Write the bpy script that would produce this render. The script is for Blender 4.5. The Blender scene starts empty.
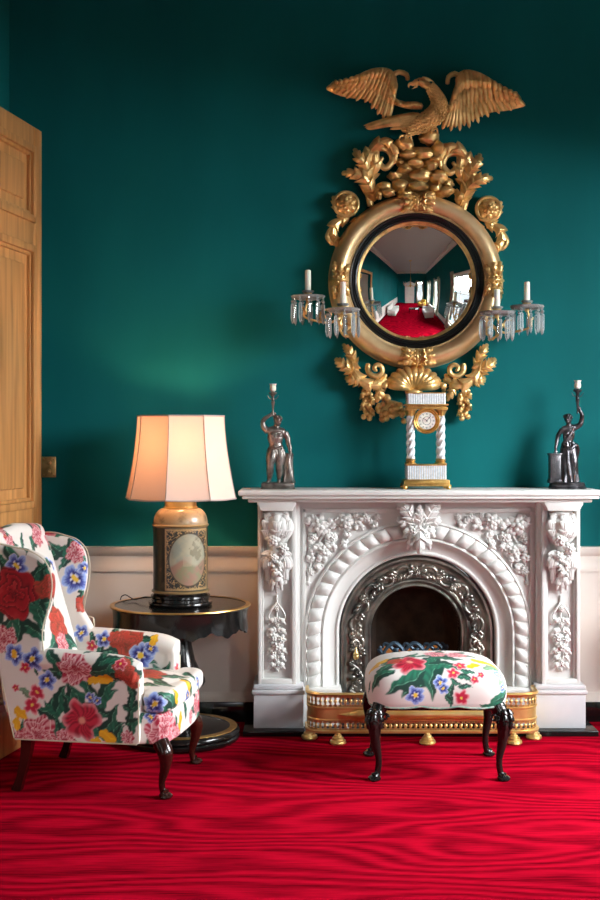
import bpy, bmesh, math, random
import numpy as np
from mathutils import Vector, Matrix
from mathutils.bvhtree import BVHTree
from mathutils import noise as mnoise

PI = math.pi
COL = bpy.context.scene.collection
R = random.Random(7)
# camera model used to turn measured angles into metres (camera stands at 0,-6.9,1.6 looking level along +Y)
FPX, CAMD, CAMZ, HOR = 1222.0, 6.9, 1.6, 437.0
def at(px, py, Y):
    d = CAMD + Y
    return Vector(((px-300)*d/FPX, Y, CAMZ-(py-HOR)*d/FPX))

# ------------------------------------------------------------------ mesh builder
class MB:
    def __init__(s): s.v = []; s.f = []
    def add(s, vs, fs, M=None):
        o = len(s.v)
        if M is not None: vs = [M @ Vector(v) for v in vs]
        s.v.extend([tuple(v) for v in vs]); s.f.extend([tuple(i+o for i in f) for f in fs])
        return s
    def merge(s, other, M=None): return s.add(other.v, other.f, M)
    def grid(s, P, cu=False, cv=False, M=None, flip=False):
        P = np.asarray(P, float); n, m = P.shape[:2]
        fs = []
        for i in range(n if cu else n-1):
            a = i*m; b = ((i+1) % n)*m
            for j in range(m if cv else m-1):
                k = (j+1) % m
                q = (a+j, b+j, b+k, a+k)
                fs.append(q[::-1] if flip else q)
        return s.add(P.reshape(-1, 3).tolist(), fs, M)
    def box(s, x0, x1, y0, y1, z0, z1, bev=0, M=None, seg=2):
        if not bev:
            vs = [(x, y, z) for x in (x0, x1) for y in (y0, y1) for z in (z0, z1)]
            fs = [(0,1,3,2), (4,6,7,5), (0,4,5,1), (2,3,7,6), (0,2,6,4), (1,5,7,3)]
            return s.add(vs, fs, M)
        bm = bmesh.new(); bmesh.ops.create_cube(bm, size=1)
        for v in bm.verts:
            v.co = Vector(((x0+x1)/2+v.co.x*(x1-x0), (y0+y1)/2+v.co.y*(y1-y0), (z0+z1)/2+v.co.z*(z1-z0)))
        bmesh.ops.bevel(bm, geom=list(bm.edges), offset=bev, segments=seg, profile=.5, affect='EDGES')
        s.frombm(bm, M); return s
    def frombm(s, bm, M=None):
        bm.verts.ensure_lookup_table(); bm.verts.index_update()
        s.add([v.co.copy() for v in bm.verts], [[v.index for v in f.verts] for f in bm.faces], M); bm.free()
    def lathe(s, prof, c=(0,0,0), seg=32, M=None, mod=None, a0=0, a1=None):
        full = a1 is None
        n = seg if full else seg+1
        A = np.array([a0 + (2*PI if full else a1-a0)*i/seg for i in range(n)])
        P = np.zeros((n, len(prof), 3))
        for j, (r, z) in enumerate(prof):
            rr = np.full(n, r, float)
            if mod is not None: rr = rr*np.array([mod(a, z) for a in A])
            P[:, j, 0] = c[0]+rr*np.cos(A); P[:, j, 1] = c[1]+rr*np.sin(A); P[:, j, 2] = c[2]+z
        return s.grid(P, cu=full, M=M)
    def tube(s, pts, rad, seg=10, M=None, sq=1.0, cap=True, up=None, closed=False):
        pts = [Vector(p) for p in pts]; n = len(pts)
        if not hasattr(rad, '__len__'): rad = [rad]*n
        if len(rad) != n: rad = [np.interp(i/(n-1), np.linspace(0, 1, len(rad)), rad) for i in range(n)]
        T = []
        for i in range(n):
            if closed: t = pts[(i+1) % n]-pts[i-1]
            else: t = pts[min(i+1, n-1)]-pts[max(i-1, 0)]
            T.append(t.normalized() if t.length > 1e-9 else Vector((0, 0, 1)))
        u = Vector(up) if up else (Vector((0, 1, 0)) if abs(T[0].y) < .9 else Vector((1, 0, 0)))
        rings = []
        for i in range(n):
            u = (u-T[i]*u.dot(T[i]))
            u = u.normalized() if u.length > 1e-6 else Vector((1, 0, 0))
            w = T[i].cross(u)
            rings.append([pts[i]+(u*math.cos(a)*sq+w*math.sin(a))*rad[i] for a in [2*PI*k/seg for k in range(seg)]])
        vs = [tuple(p) for r_ in rings for p in r_]; fs = []
        for i in range(n if closed else n-1):
            b = ((i+1) % n)*seg
            for k in range(seg):
                l = (k+1) % seg
                fs.append((i*seg+k, i*seg+l, b+l, b+k))
        if cap and not closed:
            o = len(vs); vs.append(tuple(pts[0]-T[0]*rad[0]*.5)); vs.append(tuple(pts[-1]+T[-1]*rad[-1]*.5))
            for k in range(seg):
                l = (k+1) % seg
                fs.append((o, l, k)); fs.append((o+1, (n-1)*seg+k, (n-1)*seg+l))
        return s.add(vs, fs, M)
    def ball(s, c, r, seg=16, rings=10, M=None, rough=0, seed=0):
        if not hasattr(r, '__len__'): r = (r, r, r)
        vs = [(0, 0, 1)]; 
        for i in range(1, rings):
            t = PI*i/rings
            for k in range(seg):
                a = 2*PI*k/seg; vs.append((math.sin(t)*math.cos(a), math.sin(t)*math.sin(a), math.cos(t)))
        vs.append((0, 0, -1)); fs = []
        for k in range(seg):
            l = (k+1) % seg
            fs.append((0, 1+k, 1+l)); fs.append((len(vs)-1, 1+(rings-2)*seg+l, 1+(rings-2)*seg+k))
            for i in range(rings-2):
                a = 1+i*seg; fs.append((a+k, a+seg+k, a+seg+l, a+l))
        out = []
        for v in vs:
            k = 1.0
            if rough: k = 1+rough*mnoise.noise(Vector(v)*1.6+Vector((seed*3.1, seed*1.7, seed)))
            out.append((c[0]+v[0]*r[0]*k, c[1]+v[1]*r[1]*k, c[2]+v[2]*r[2]*k))
        return s.add(out, fs, M)
    def prism(s, poly, y0, y1, bev=0, axis='y', M=None, seg=2):
        """poly in (x,z) extruded along y (axis='y'), or (x,y) along z (axis='z'), or (y,z) along x"""
        bm = bmesh.new()
        def mk(p, d):
            if axis == 'y': return (p[0], d, p[1])
            if axis == 'z': return (p[0], p[1], d)
            return (d, p[0], p[1])
        a = [bm.verts.new(mk(p, y0)) for p in poly]; b = [bm.verts.new(mk(p, y1)) for p in poly]
        bm.faces.new(a); bm.faces.new(b[::-1])
        for i in range(len(poly)):
            j = (i+1) % len(poly); bm.faces.new((a[i], b[i], b[j], a[j]))
        bmesh.ops.recalc_face_normals(bm, faces=bm.faces)
        if bev:
            es = [e for e in bm.edges if (e.verts[0] in a) == (e.verts[1] in a)]
            bmesh.ops.bevel(bm, geom=es, offset=bev, segments=seg, profile=.5, affect='EDGES')
        big = [f for f in bm.faces if len(f.verts) > 4]
        bmesh.ops.triangulate(bm, faces=big)
        s.frombm(bm, M); return s
    def leaf(s, path, W, lobes=4, rise=.35, thick=.2, sweep=.5, tip=.6, n=42, m=13, M=None, cup=0., ridge=.12, bias=.5, sd=0):
        """solid carved leaf following path (3-D control points); faces -Y"""
        C = spline(path, n); n = len(C)
        C = np.array([tuple(p) for p in C])
        T = np.gradient(C, axis=0); T /= (np.linalg.norm(T, axis=1, keepdims=True)+1e-9)
        Yv = np.array([0, 1., 0]); S = np.cross(T, Yv); S /= (np.linalg.norm(S, axis=1, keepdims=True)+1e-9)
        N = np.cross(S, T)
        N *= np.where(N[:, 1:2] > 0, -1, 1) if True else 1
        t = np.linspace(0, 1, n)
        env = np.sin(PI*np.clip(t, 0, 1)**bias)**tip
        env = np.maximum(env, .12*(1-t)+.02)
        if lobes:
            saw = (t*lobes+.15) % 1.0
            env = env*(1-.52*(1-saw)**1.3)
        w = W*env
        F = np.zeros((n, m, 3)); B = np.zeros((n, m, 3))
        for k, j in enumerate(np.linspace(-1, 1, m)):
            aj = abs(j)
            h = rise*(1-aj**2) - cup*aj**2 + ridge*abs(math.cos(2.5*PI*aj))*(1-aj*.5)
            p = C+S*(w*j)[:, None]+T*(w*aj*sweep)[:, None]
            F[:, k] = p+N*(w*h)[:, None]
            B[:, k] = p-N*(np.full(n, thick*W)*(.25+.75*env))[:, None]*(1-.8*aj**3)
        ring = np.concatenate([F, B[:, ::-1]], axis=1)
        s.grid(ring, cv=True, M=M)
        return s

def spline(pts, n):
    pts = [Vector(p) for p in pts]
    if len(pts) == 2:
        return [pts[0].lerp(pts[1], i/(n-1)) for i in range(n)]
    Q = [pts[0]*2-pts[1]]+pts+[pts[-1]*2-pts[-2]]
    out = []; k = len(pts)-1
    for i in range(n):
        t = i/(n-1)*k; a = min(int(t), k-1); u = t-a
        p0, p1, p2, p3 = Q[a:a+4]
        out.append(.5*((2*p1)+(p2-p0)*u+(2*p0-5*p1+4*p2-p3)*u*u+(3*p1-p0-3*p2+p3)*u**3))
    return out
def spiral(c, r0, r1, a0, turns, n=40, y=0, yr=0):
    return [(c[0]+(r0+(r1-r0)*i/(n-1))*math.cos(a0+turns*2*PI*i/(n-1)), y+yr*i/(n-1),
             c[1]+(r0+(r1-r0)*i/(n-1))*math.sin(a0+turns*2*PI*i/(n-1))) for i in range(n)]

def obj(name, mb, mat, parent=None, ang=35, label=None):
    me = bpy.data.meshes.new(name)
    if isinstance(mb, MB): me.from_pydata(mb.v, [], mb.f)
    else: me = mb
    me.validate(); 
    bm = bmesh.new(); bm.from_mesh(me)
    bmesh.ops.recalc_face_normals(bm, faces=bm.faces)
    bm.to_mesh(me); bm.free()
    me.shade_smooth()
    if ang is not None: me.set_sharp_from_angle(angle=math.radians(ang))
    me.materials.clear(); me.materials.append(mat)
    o = bpy.data.objects.new(name, me); COL.objects.link(o)
    if parent: o.parent = parent
    if label: o['label'] = label
    return o
def tag(o, label=None, cat=None, group=None, kind=None):
    if label: o['label'] = label
    if cat: o['category'] = cat
    if group: o['group'] = group
    if kind: o['kind'] = kind
    return o
def thing(name, label, cat, loc=(0,0,0), rz=0, group=None):
    o = bpy.data.objects.new(name, None); COL.objects.link(o); o.empty_display_size = .05
    o.location = loc; o.rotation_euler = (0, 0, rz)
    return tag(o, label, cat, group)
def struct(name, mb, mat, parent=None, ang=35, label=None):
    o = obj(name, mb, mat, parent, ang)
    if not parent: o['kind'] = 'structure'
    if label: o['label'] = label
    return o
def copy_tree(o, parent=None):
    kids = [c for c in bpy.data.objects if c.parent == o]
    c = o.copy(); COL.objects.link(c); c.parent = parent
    for k in kids: copy_tree(k, c)
    return c
def fused(name, mb, mat, parent=None, voxel=.006, it=6, ang=None, fac=.5):
    """one continuous surface grown round the shapes in mb"""
    me = bpy.data.meshes.new('tmp'); me.from_pydata(mb.v, [], mb.f)
    bm = bmesh.new(); bm.from_mesh(me); bmesh.ops.remove_doubles(bm, verts=bm.verts, dist=1e-6)
    bmesh.ops.recalc_face_normals(bm, faces=bm.faces); bm.to_mesh(me); bm.free()
    t = bpy.data.objects.new('tmp', me); COL.objects.link(t)
    m = t.modifiers.new('r', 'REMESH'); m.mode = 'VOXEL'; m.voxel_size = voxel
    if it:
        q = t.modifiers.new('s', 'SMOOTH'); q.iterations = it; q.factor = fac
    dg = bpy.context.evaluated_depsgraph_get()
    me2 = bpy.data.meshes.new_from_object(t.evaluated_get(dg))
    bpy.data.objects.remove(t)
    me2.name = name
    return obj(name, me2, mat, parent, ang)

# ------------------------------------------------------------------ materials
def mat(name, col, rough=.5, metal=0., col2=None, nscale=8, ndetail=5, bump=0., bscale=40, coat=0., spec=.5, stretch=(1,1,1), lo=.35, hi=.65, trans=0, ior=1.45, sheen=0, emit=None, estr=0, sss=0):
    m = bpy.data.materials.new(name); m.use_nodes = True; nt = m.node_tree; b = nt.nodes['Principled BSDF']
    b.inputs['Roughness'].default_value = rough; b.inputs['Metallic'].default_value = metal
    b.inputs['Coat Weight'].default_value = coat; b.inputs['Specular IOR Level'].default_value = spec
    b.inputs['Transmission Weight'].default_value = trans; b.inputs['IOR'].default_value = ior
    b.inputs['Sheen Weight'].default_value = sheen
    b.inputs['Base Color'].default_value = (*col, 1)
    if sss: b.inputs['Subsurface Weight'].default_value = sss; b.inputs['Subsurface Scale'].default_value = .02
    if emit: b.inputs['Emission Color'].default_value = (*emit, 1); b.inputs['Emission Strength'].default_value = estr
    tc = nt.nodes.new('ShaderNodeTexCoord'); mp = nt.nodes.new('ShaderNodeMapping')
    mp.inputs['Scale'].default_value = stretch; nt.links.new(tc.outputs['Object'], mp.inputs[0])
    if col2:
        n = nt.nodes.new('ShaderNodeTexNoise'); n.inputs['Scale'].default_value = nscale; n.inputs['Detail'].default_value = ndetail
        r = nt.nodes.new('ShaderNodeValToRGB'); r.color_ramp.elements[0].position = lo; r.color_ramp.elements[1].position = hi
        r.color_ramp.elements[0].color = (*col, 1); r.color_ramp.elements[1].color = (*col2, 1)
        nt.links.new(mp.outputs[0], n.inputs['Vector']); nt.links.new(n.outputs[0], r.inputs[0]); nt.links.new(r.outputs[0], b.inputs['Base Color'])
    if bump:
        n = nt.nodes.new('ShaderNodeTexNoise'); n.inputs['Scale'].default_value = bscale; n.inputs['Detail'].default_value = 4
        bp = nt.nodes.new('ShaderNodeBump'); bp.inputs['Strength'].default_value = bump; bp.inputs['Distance'].default_value = .004
        nt.links.new(mp.outputs[0], n.inputs['Vector']); nt.links.new(n.outputs[0], bp.inputs['Height']); nt.links.new(bp.outputs[0], b.inputs['Normal'])
    return m
def vcol_mat(name, rough=.6, metal=0, bump=.15, bscale=350, coat=0, sheen=0.0, attr='paint'):
    m = mat(name, (1,1,1), rough, metal, bump=bump, bscale=bscale, coat=coat, sheen=sheen)
    nt = m.node_tree; a = nt.nodes.new('ShaderNodeAttribute'); a.attribute_name = attr
    nt.links.new(a.outputs['Color'], nt.nodes['Principled BSDF'].inputs['Base Color']); return m
M = {}
M['teal'] = mat('teal_wall_paint', (.0020,.110,.116), .7, col2=(.0035,.137,.143), nscale=1.7, ndetail=4, bump=.10, bscale=25, spec=.12, stretch=(1,1,.35))
M['cream'] = mat('cream_panelling', (.68,.63,.57), .5, col2=(.73,.69,.63), nscale=2)
M['ceil'] = mat('white_paint', (.62,.60,.56), .8); M['ceiling'] = mat('grey_ceiling_plaster', (.42,.42,.41), .9)
M['blackmarble'] = mat('black_marble', (.004,.006,.006), .12, col2=(.05,.07,.06), nscale=5, lo=.60, hi=.80)
M['marble'] = mat('white_marble', (.60,.60,.575), .42, col2=(.67,.67,.645), nscale=3.0, bump=.08, bscale=60, sss=0)
M['marble2'] = mat('grey_veined_marble', (.50,.51,.53), .35, col2=(.60,.60,.61), nscale=4)
M['iron'] = mat('burnished_cast_iron', (.14,.145,.135), .34, .85, col2=(.36,.33,.28), nscale=9, bump=.3, bscale=90)
M['soot'] = mat('sooty_firebrick', (.022,.014,.010), .9, col2=(.06,.035,.022), nscale=12, bump=.5)
M['steelblue'] = mat('blued_iron', (.05,.085,.12), .4, .5)
M['gold'] = mat('old_gilding', (.88,.60,.25), .34, .68, col2=(.46,.27,.09), nscale=16, bump=.5, bscale=55, lo=.42, hi=.75)
M['gold_light'] = mat('worn_pale_gilding', (.86,.64,.36), .36, .65, col2=(.70,.47,.22), nscale=7, bump=.3, bscale=40)
M['brass'] = mat('polished_brass', (.82,.62,.26), .33, .78, col2=(.66,.42,.13), nscale=8, bump=.08)
M['ormolu'] = mat('ormolu', (.80,.50,.17), .3, .9, col2=(.6,.33,.09), nscale=30)
M['ebony'] = mat('ebonised_wood', (.006,.008,.009), .35, coat=.2)
M['lacquer'] = mat('black_lacquer', (.006,.006,.006), .17, coat=.1, spec=.4, col2=(.012,.010,.009), nscale=6)
M['mahog'] = mat('dark_mahogany', (.012,.004,.003), .2, coat=.5, col2=(.035,.008,.005), nscale=9, stretch=(1,1,.2))
M['bronze'] = mat('patinated_bronze', (.12,.10,.09), .33, .85, col2=(.34,.30,.27), nscale=22, bump=.4, bscale=160)
M['bronze_dark'] = mat('dark_bronze', (.045,.045,.05), .3, .8, col2=(.16,.15,.16), nscale=22, bump=.4, bscale=160)
M['mirror'] = mat('silvered_glass', (.93,.94,.93), .015, 1)
M['candle'] = mat('ivory_wax', (.80,.76,.68), .5, sss=.2)
M['pine'] = None
def glassy(name, tint=(.95,.97,.97), t=.72, rough=.03):
    m = bpy.data.materials.new(name); m.use_nodes = True; nt = m.node_tree; nt.nodes.clear()
    o = nt.nodes.new('ShaderNodeOutputMaterial'); a = nt.nodes.new('ShaderNodeBsdfTransparent'); g = nt.nodes.new('ShaderNodeBsdfGlossy'); d = nt.nodes.new('ShaderNodeBsdfDiffuse')
    a.inputs[0].default_value = (*tint, 1); g.inputs[0].default_value = (1,1,1,1); g.inputs['Roughness'].default_value = rough; d.inputs[0].default_value = (.8,.84,.84,1)
    lw = nt.nodes.new('ShaderNodeLayerWeight'); lw.inputs[0].default_value = 1-t
    m1 = nt.nodes.new('ShaderNodeMixShader'); m2 = nt.nodes.new('ShaderNodeMixShader'); m2.inputs[0].default_value = .7
    nt.links.new(g.outputs[0], m2.inputs[1]); nt.links.new(d.outputs[0], m2.inputs[2])
    nt.links.new(lw.outputs['Fresnel'], m1.inputs[0]); nt.links.new(a.outputs[0], m1.inputs[1]); nt.links.new(m2.outputs[0], m1.inputs[2]); nt.links.new(m1.outputs[0], o.inputs[0])
    return m
M['crystal'] = glassy('cut_crystal', (.93,.96,.97), .30)
def pane_mat():
    m = bpy.data.materials.new('window_glass'); m.use_nodes = True; nt = m.node_tree; nt.nodes.clear()
    o = nt.nodes.new('ShaderNodeOutputMaterial'); a = nt.nodes.new('ShaderNodeBsdfTransparent'); g = nt.nodes.new('ShaderNodeBsdfGlossy'); g.inputs['Roughness'].default_value = 0
    x = nt.nodes.new('ShaderNodeMixShader'); x.inputs[0].default_value = .05
    nt.links.new(a.outputs[0], x.inputs[1]); nt.links.new(g.outputs[0], x.inputs[2]); nt.links.new(x.outputs[0], o.inputs[0]); return m
M['pane'] = pane_mat()
def pine_mat():
    m = mat('honey_pine', (.50,.235,.075), .38, coat=.25); nt = m.node_tree; b = nt.nodes['Principled BSDF']
    tc = nt.nodes.new('ShaderNodeTexCoord'); mp = nt.nodes.new('ShaderNodeMapping'); mp.inputs['Scale'].default_value = (14, 14, .8)
    n = nt.nodes.new('ShaderNodeTexNoise'); n.inputs['Scale'].default_value = 1.6; n.inputs['Detail'].default_value = 6; n.inputs['Distortion'].default_value = .6
    r = nt.nodes.new('ShaderNodeValToRGB'); r.color_ramp.elements[0].position = .3; r.color_ramp.elements[1].position = .7
    r.color_ramp.elements[0].color = (.32,.145,.040,1); r.color_ramp.elements[1].color = (.64,.33,.115,1)
    nt.links.new(tc.outputs['Object'], mp.inputs[0]); nt.links.new(mp.outputs[0], n.inputs['Vector']); nt.links.new(n.outputs[0], r.inputs[0]); nt.links.new(r.outputs[0], b.inputs['Base Color']); return m
M['pine'] = pine_mat()
def carpet_mat():
    m = mat('red_moire_carpet', (.4,.01,.02), 1, sheen=.0, spec=.0); nt = m.node_tree; b = nt.nodes['Principled BSDF']
    L = nt.links.new; N = nt.nodes.new
    tc = N('ShaderNodeTexCoord'); mp = N('ShaderNodeMapping'); mp.inputs['Scale'].default_value = (.55, 1.5, 1); L(tc.outputs['Object'], mp.inputs[0])
    n = N('ShaderNodeTexNoise'); n.inputs['Scale'].default_value = 1.15; n.inputs['Detail'].default_value = 1.5; L(mp.outputs[0], n.inputs['Vector'])
    sx = N('ShaderNodeSeparateXYZ'); L(tc.outputs['Object'], sx.inputs[0])
    a = N('ShaderNodeMath'); a.operation = 'MULTIPLY'; a.inputs[1].default_value = 30; L(n.outputs[0], a.inputs[0])
    c = N('ShaderNodeMath'); c.operation = 'MULTIPLY_ADD'; c.inputs[1].default_value = 22; L(sx.outputs[1], c.inputs[0]); L(a.outputs[0], c.inputs[2])
    s = N('ShaderNodeMath'); s.operation = 'SINE'
    w = N('ShaderNodeMath'); w.operation = 'MULTIPLY'; w.inputs[1].default_value = 2.6; L(c.outputs[0], w.inputs[0]); L(w.outputs[0], s.inputs[0])
    mp2 = N('ShaderNodeMapping'); mp2.inputs['Scale'].default_value = (7, 90, 1); L(tc.outputs['Object'], mp2.inputs[0])
    n2 = N('ShaderNodeTexNoise'); n2.inputs['Scale'].default_value = 1.; n2.inputs['Detail'].default_value = 3; L(mp2.outputs[0], n2.inputs['Vector'])
    s2 = N('ShaderNodeMath'); s2.operation = 'MULTIPLY_ADD'; s2.inputs[1].default_value = .21; s2.inputs[2].default_value = 0; L(s.outputs[0], s2.inputs[0])
    ad = N('ShaderNodeMath'); ad.operation = 'ADD'; L(s2.outputs[0], ad.inputs[0]); L(n2.outputs[0], ad.inputs[1])
    r = N('ShaderNodeValToRGB'); e = r.color_ramp.elements
    e[0].position = .15; e[0].color = (.12,.001,.006,1); e[1].position = .85; e[1].color = (.44,.003,.019,1)
    L(ad.outputs[0], r.inputs[0]); L(r.outputs[0], b.inputs['Base Color'])
    n3 = N('ShaderNodeTexNoise'); n3.inputs['Scale'].default_value = 400; L(tc.outputs['Object'], n3.inputs['Vector'])
    bp = N('ShaderNodeBump'); bp.inputs['Strength'].default_value = .4; bp.inputs['Distance'].default_value = .003; L(n3.outputs[0], bp.inputs['Height']); L(bp.outputs[0], b.inputs['Normal'])
    return m
M['carpet'] = carpet_mat()
M['fabric'] = vcol_mat('glazed_floral_chintz', .5, bump=.12, coat=.06)
M['toile'] = vcol_mat('painted_tin', .32, coat=.35, bump=.1, bscale=60)
M['white_cloth'] = mat('white_upholstery', (.72,.70,.66), .8)
M['yellow_cloth'] = mat('yellow_upholstery', (.70,.42,.06), .7)
M['drape'] = mat('pale_patterned_curtain', (.55,.52,.42), .8, col2=(.30,.36,.26), nscale=9, stretch=(1,1,.5))
M['wire'] = mat('black_flex', (.01,.01,.01), .5)

# ------------------------------------------------------------------ painting flowers on cloth (colour attribute)
def sst(a, b, x): t = np.clip((x-a)/(b-a), 0, 1); return t*t*(3-2*t)
def mixc(a, b, t): return np.asarray(a)*(1-t[:, None])+np.asarray(b)*t[:, None]
def st_rose(u, v, s):
    rho = np.hypot(u, v); th = np.arctan2(v, u)
    out = .78+.16*np.abs(np.cos(3.5*th+s))+.04*np.cos(5*th+2*s)
    k = rho*3.6+.45*np.sin(3*th+rho*5+s)+.25*np.sin(5*th-rho*7)
    f = k % 1
    c = mixc((.11,.001,.005), (.36,.004,.014), sst(0, .6, f)); c = mixc(c, (.60,.07,.07), sst(.80, 1, f)*.5)
    c = mixc(c, (.09,.0,.005), sst(.25, .0, rho)*.7)
    return c, sst(out+.05, out-.03, rho)
def st_coral(u, v, s):
    c, a = st_rose(u, v, s); return np.clip(c*np.array([1.1, 1, 1])+np.array([.08,.05,.02]), 0, 1), a
def st_peony(u, v, s):
    rho = np.hypot(u, v); th = np.arctan2(v, u)
    out = .78+.2*np.abs(np.cos(3.5*th+s))
    stt = .5+.5*np.sin(21*th+4*np.sin(th*3+s)+rho*3)
    k = (rho*2.7+.3*np.sin(4*th+s)) % 1
    c = mixc((.72,.36,.38), (.42,.015,.05), sst(.25, .8, stt*.6+.4*(1-k)))
    c = mixc(c, (.86,.74,.72), sst(.78, 1, k)*.8); c = mixc(c, (.32,.01,.03), sst(.35, 0, rho)*.8)
    return c, sst(out+.04, out-.04, rho)
def st_crimson(u, v, s):
    rho = np.hypot(u, v); th = np.arctan2(v, u)
    out = .74+.24*np.abs(np.cos(3*th+s))
    stt = .5+.5*np.sin(15*th+3*np.sin(th*3+s))
    c = mixc((.52,.02,.05), (.26,.004,.02), sst(.3, .8, stt)); c = mixc(c, (.78,.35,.38), sst(.72, 1., rho/out)*.7)
    c = mixc(c, (.70,.30,.22), sst(.22, .1, rho)); return c, sst(out+.04, out-.04, rho)
def st_pansy(u, v, s):
    rho = np.hypot(u, v); th = np.arctan2(v, u)+s
    out = .68+.32*np.abs(np.cos(2.5*th))
    q = rho/out
    c = mixc((.05,.07,.36), (.30,.42,.78), sst(.55, .85, q+.06*np.sin(23*th))); c = mixc(c, (.72,.76,.86), sst(.90, 1.0, q)); c = mixc(c, (.70,.72,.85), sst(.42, .34, q)*sst(.3, -.2, np.sin(5*(th-s)+.5))); c = mixc(c, (.02,.015,.12), sst(.60, .45, q)*sst(-.1, .5, np.sin(5*(th-s)+.5)))
    c = mixc(c, (.82,.55,.04), sst(.26, .18, rho)); return c, sst(out+.04, out-.04, rho)
def st_blossom(u, v, s):
    rho = np.hypot(u, v); th = np.arctan2(v, u)+s
    out = .6+.4*np.abs(np.cos(2.5*th)); q = rho/out
    c = mixc((.50,.01,.05), (.80,.35,.38), sst(.65, .95, q)); c = mixc(c, (.8,.6,.1), sst(.22, .12, rho)); return c, sst(out+.05, out-.05, rho)
def st_tulip(u, v, s):
    out = .55*np.sqrt(np.clip(1-v**2, 0, 1))*(1+.15*np.sin(7*v)); 
    c = mixc((.86,.56,.02), (.70,.30,.01), sst(-.1, .5, np.abs(np.sin(5*u+s)))*.6); return c, sst(.04, -.04, np.abs(u)-out)*(np.abs(v) < 1)
def st_leaf(u, v, s):
    bend = u-.18*np.sin(s)*(v*v-.4)
    w = .34*np.clip(np.sin(PI*np.clip((v+1)/2, 0, 1)**.75), 0, 1)*(1+.12*np.sin(14*v))
    c = mixc((.004,.045,.030), (.014,.15,.085), sst(-.05, .1, bend)); c = mixc(c, (.12,.34,.22), sst(.035, .01, np.abs(bend)))
    c = mixc(c, (.004,.035,.03), sst(.4, 1, np.abs(np.sin(9*v+8*np.abs(bend))))*.45)
    return c, sst(.04, -.03, np.abs(bend)-w)*(np.abs(v) < 1)
def st_sprig(u, v, s):
    c, a = st_leaf(u, v, s); return np.clip(c*1.1+np.array([.05,.10,.02]), 0, 1), a*.85
STAMP = dict(rose=st_rose, coral=st_coral, peony=st_peony, crimson=st_crimson, pansy=st_pansy, blossom=st_blossom, tulip=st_tulip, leaf=st_leaf, sprig=st_sprig)
def world_arrays(o):
    me = o.data; n = len(me.vertices)
    p = np.empty(n*3); me.vertices.foreach_get('co', p); p = p.reshape(-1, 3)
    q = np.empty(n*3); me.vertex_normals.foreach_get('vector', q); q = q.reshape(-1, 3)
    return p, q
def set_paint(o, c):
    a = o.data.color_attributes.new('paint', 'FLOAT_COLOR', 'POINT')
    full = np.ones((len(c), 4)); full[:, :3] = np.clip(c, 0, 1); a.data.foreach_set('color', full.ravel())
def paint_flowers(parts, W, stamps, base=(.74,.70,.65), extra=60, seed=3, rr=(.03,.075), lush=3):
    """parts share one local frame; W = frame to world. stamps: (kind, px, py, rpx, rot) as seen on the cloth"""
    rnd = random.Random(seed)
    vs, fs, off = [], [], 0
    for o in parts:
        vs += [W @ v.co for v in o.data.vertices]; fs += [[i+off for i in p.vertices] for p in o.data.polygons]; off = len(vs)
    bvh = BVHTree.FromPolygons(vs, fs); cam = Vector((0, -CAMD, CAMZ))
    Wi = W.inverted(); W3 = Wi.to_3x3()
    placed = []
    for st in stamps:
        kind, px, py, rp, rot = st[:5]
        d = (at(px, py, 0)-cam).normalized(); h = bvh.ray_cast(cam, d)
        if h[0] is None: continue
        r = rp*(h[0]-cam).dot(Vector((0, 1, 0)))/FPX
        placed.append((kind, Wi @ h[0], (W3 @ h[1]).normalized(), r, rot, rnd.random()*6))
    big = [o for o in parts]; back = []
    for q in list(placed):
        if q[0] in ('rose', 'peony', 'crimson', 'coral') and q[3] > .04:
            for j in range(lush): back.append(('leaf', q[1], q[2], q[3]*1.15, j*360/max(lush, 1)+rnd.uniform(-25, 25), rnd.random()*6, 1.0))
    # the rest of the cloth gets the same repeat
    tot = [len(o.data.polygons) for o in big]
    for k in range(extra):
        o = rnd.choices(big, tot)[0]; p = o.data.polygons[rnd.randrange(len(o.data.polygons))]
        c, n = p.center.copy(), p.normal.copy()
        if any((c-q[1]).length < (q[3]*1.1+.055) and n.dot(q[2]) > .3 for q in placed): continue
        kind = rnd.choice(['peony', 'rose', 'crimson', 'pansy', 'pansy', 'blossom', 'blossom', 'tulip', 'leaf', 'leaf'])
        r = rnd.uniform(*rr)*(1. if kind in ('peony', 'rose', 'crimson', 'leaf') else .55)
        if kind in ('peony', 'rose', 'crimson'):
            for j in range(4): back.append(('leaf', c, n, r*1.35, rnd.random()*360, rnd.random()*6, 1.0))
        back.append((kind, c, n, r, rnd.random()*360, rnd.random()*6))
    allst = back+placed
    allst = [a for a in allst if a[0] in ('leaf', 'sprig')]+[a for a in allst if a[0] not in ('leaf', 'sprig')]
    for o in parts:
        p, q = world_arrays(o); c = np.tile(np.array(base), (len(p), 1))
        for st in allst:
            kind, ce, n, r, rot, s = st[:6]
            n = np.array(n); up = np.array((W3 @ Vector((0, 0, 1)))); 
            if abs(n @ up) > .85: up = np.array(W3 @ Vector((0, 1, 0)))
            v = up-n*(up @ n); v /= np.linalg.norm(v); u = np.cross(v, n)
            a = math.radians(rot); v, u = v*math.cos(a)+u*math.sin(a), u*math.cos(a)-v*math.sin(a)
            d = p-np.array(ce)
            if len(st) > 6: d = d-v*r*.75
            m = (np.abs(d @ n) < max(.95*r, .03)) & ((q @ n) > .15) & (np.einsum('ij,ij->i', d, d) < (1.45*r)**2)
            idx = np.nonzero(m)[0]
            if not len(idx): continue
            uu, vv = (d[idx] @ u)/r, (d[idx] @ v)/r; uu, vv = uu+.07*np.sin(4.3*vv+s)+.03*np.sin(11*vv+2*s), vv+.07*np.sin(4.9*uu+2*s)+.03*np.sin(12*uu+s)
            cc, al = STAMP[kind](uu, vv, s)
            c[idx] = c[idx]*(1-al[:, None])+cc*al[:, None]
        set_paint(o, c)
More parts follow.
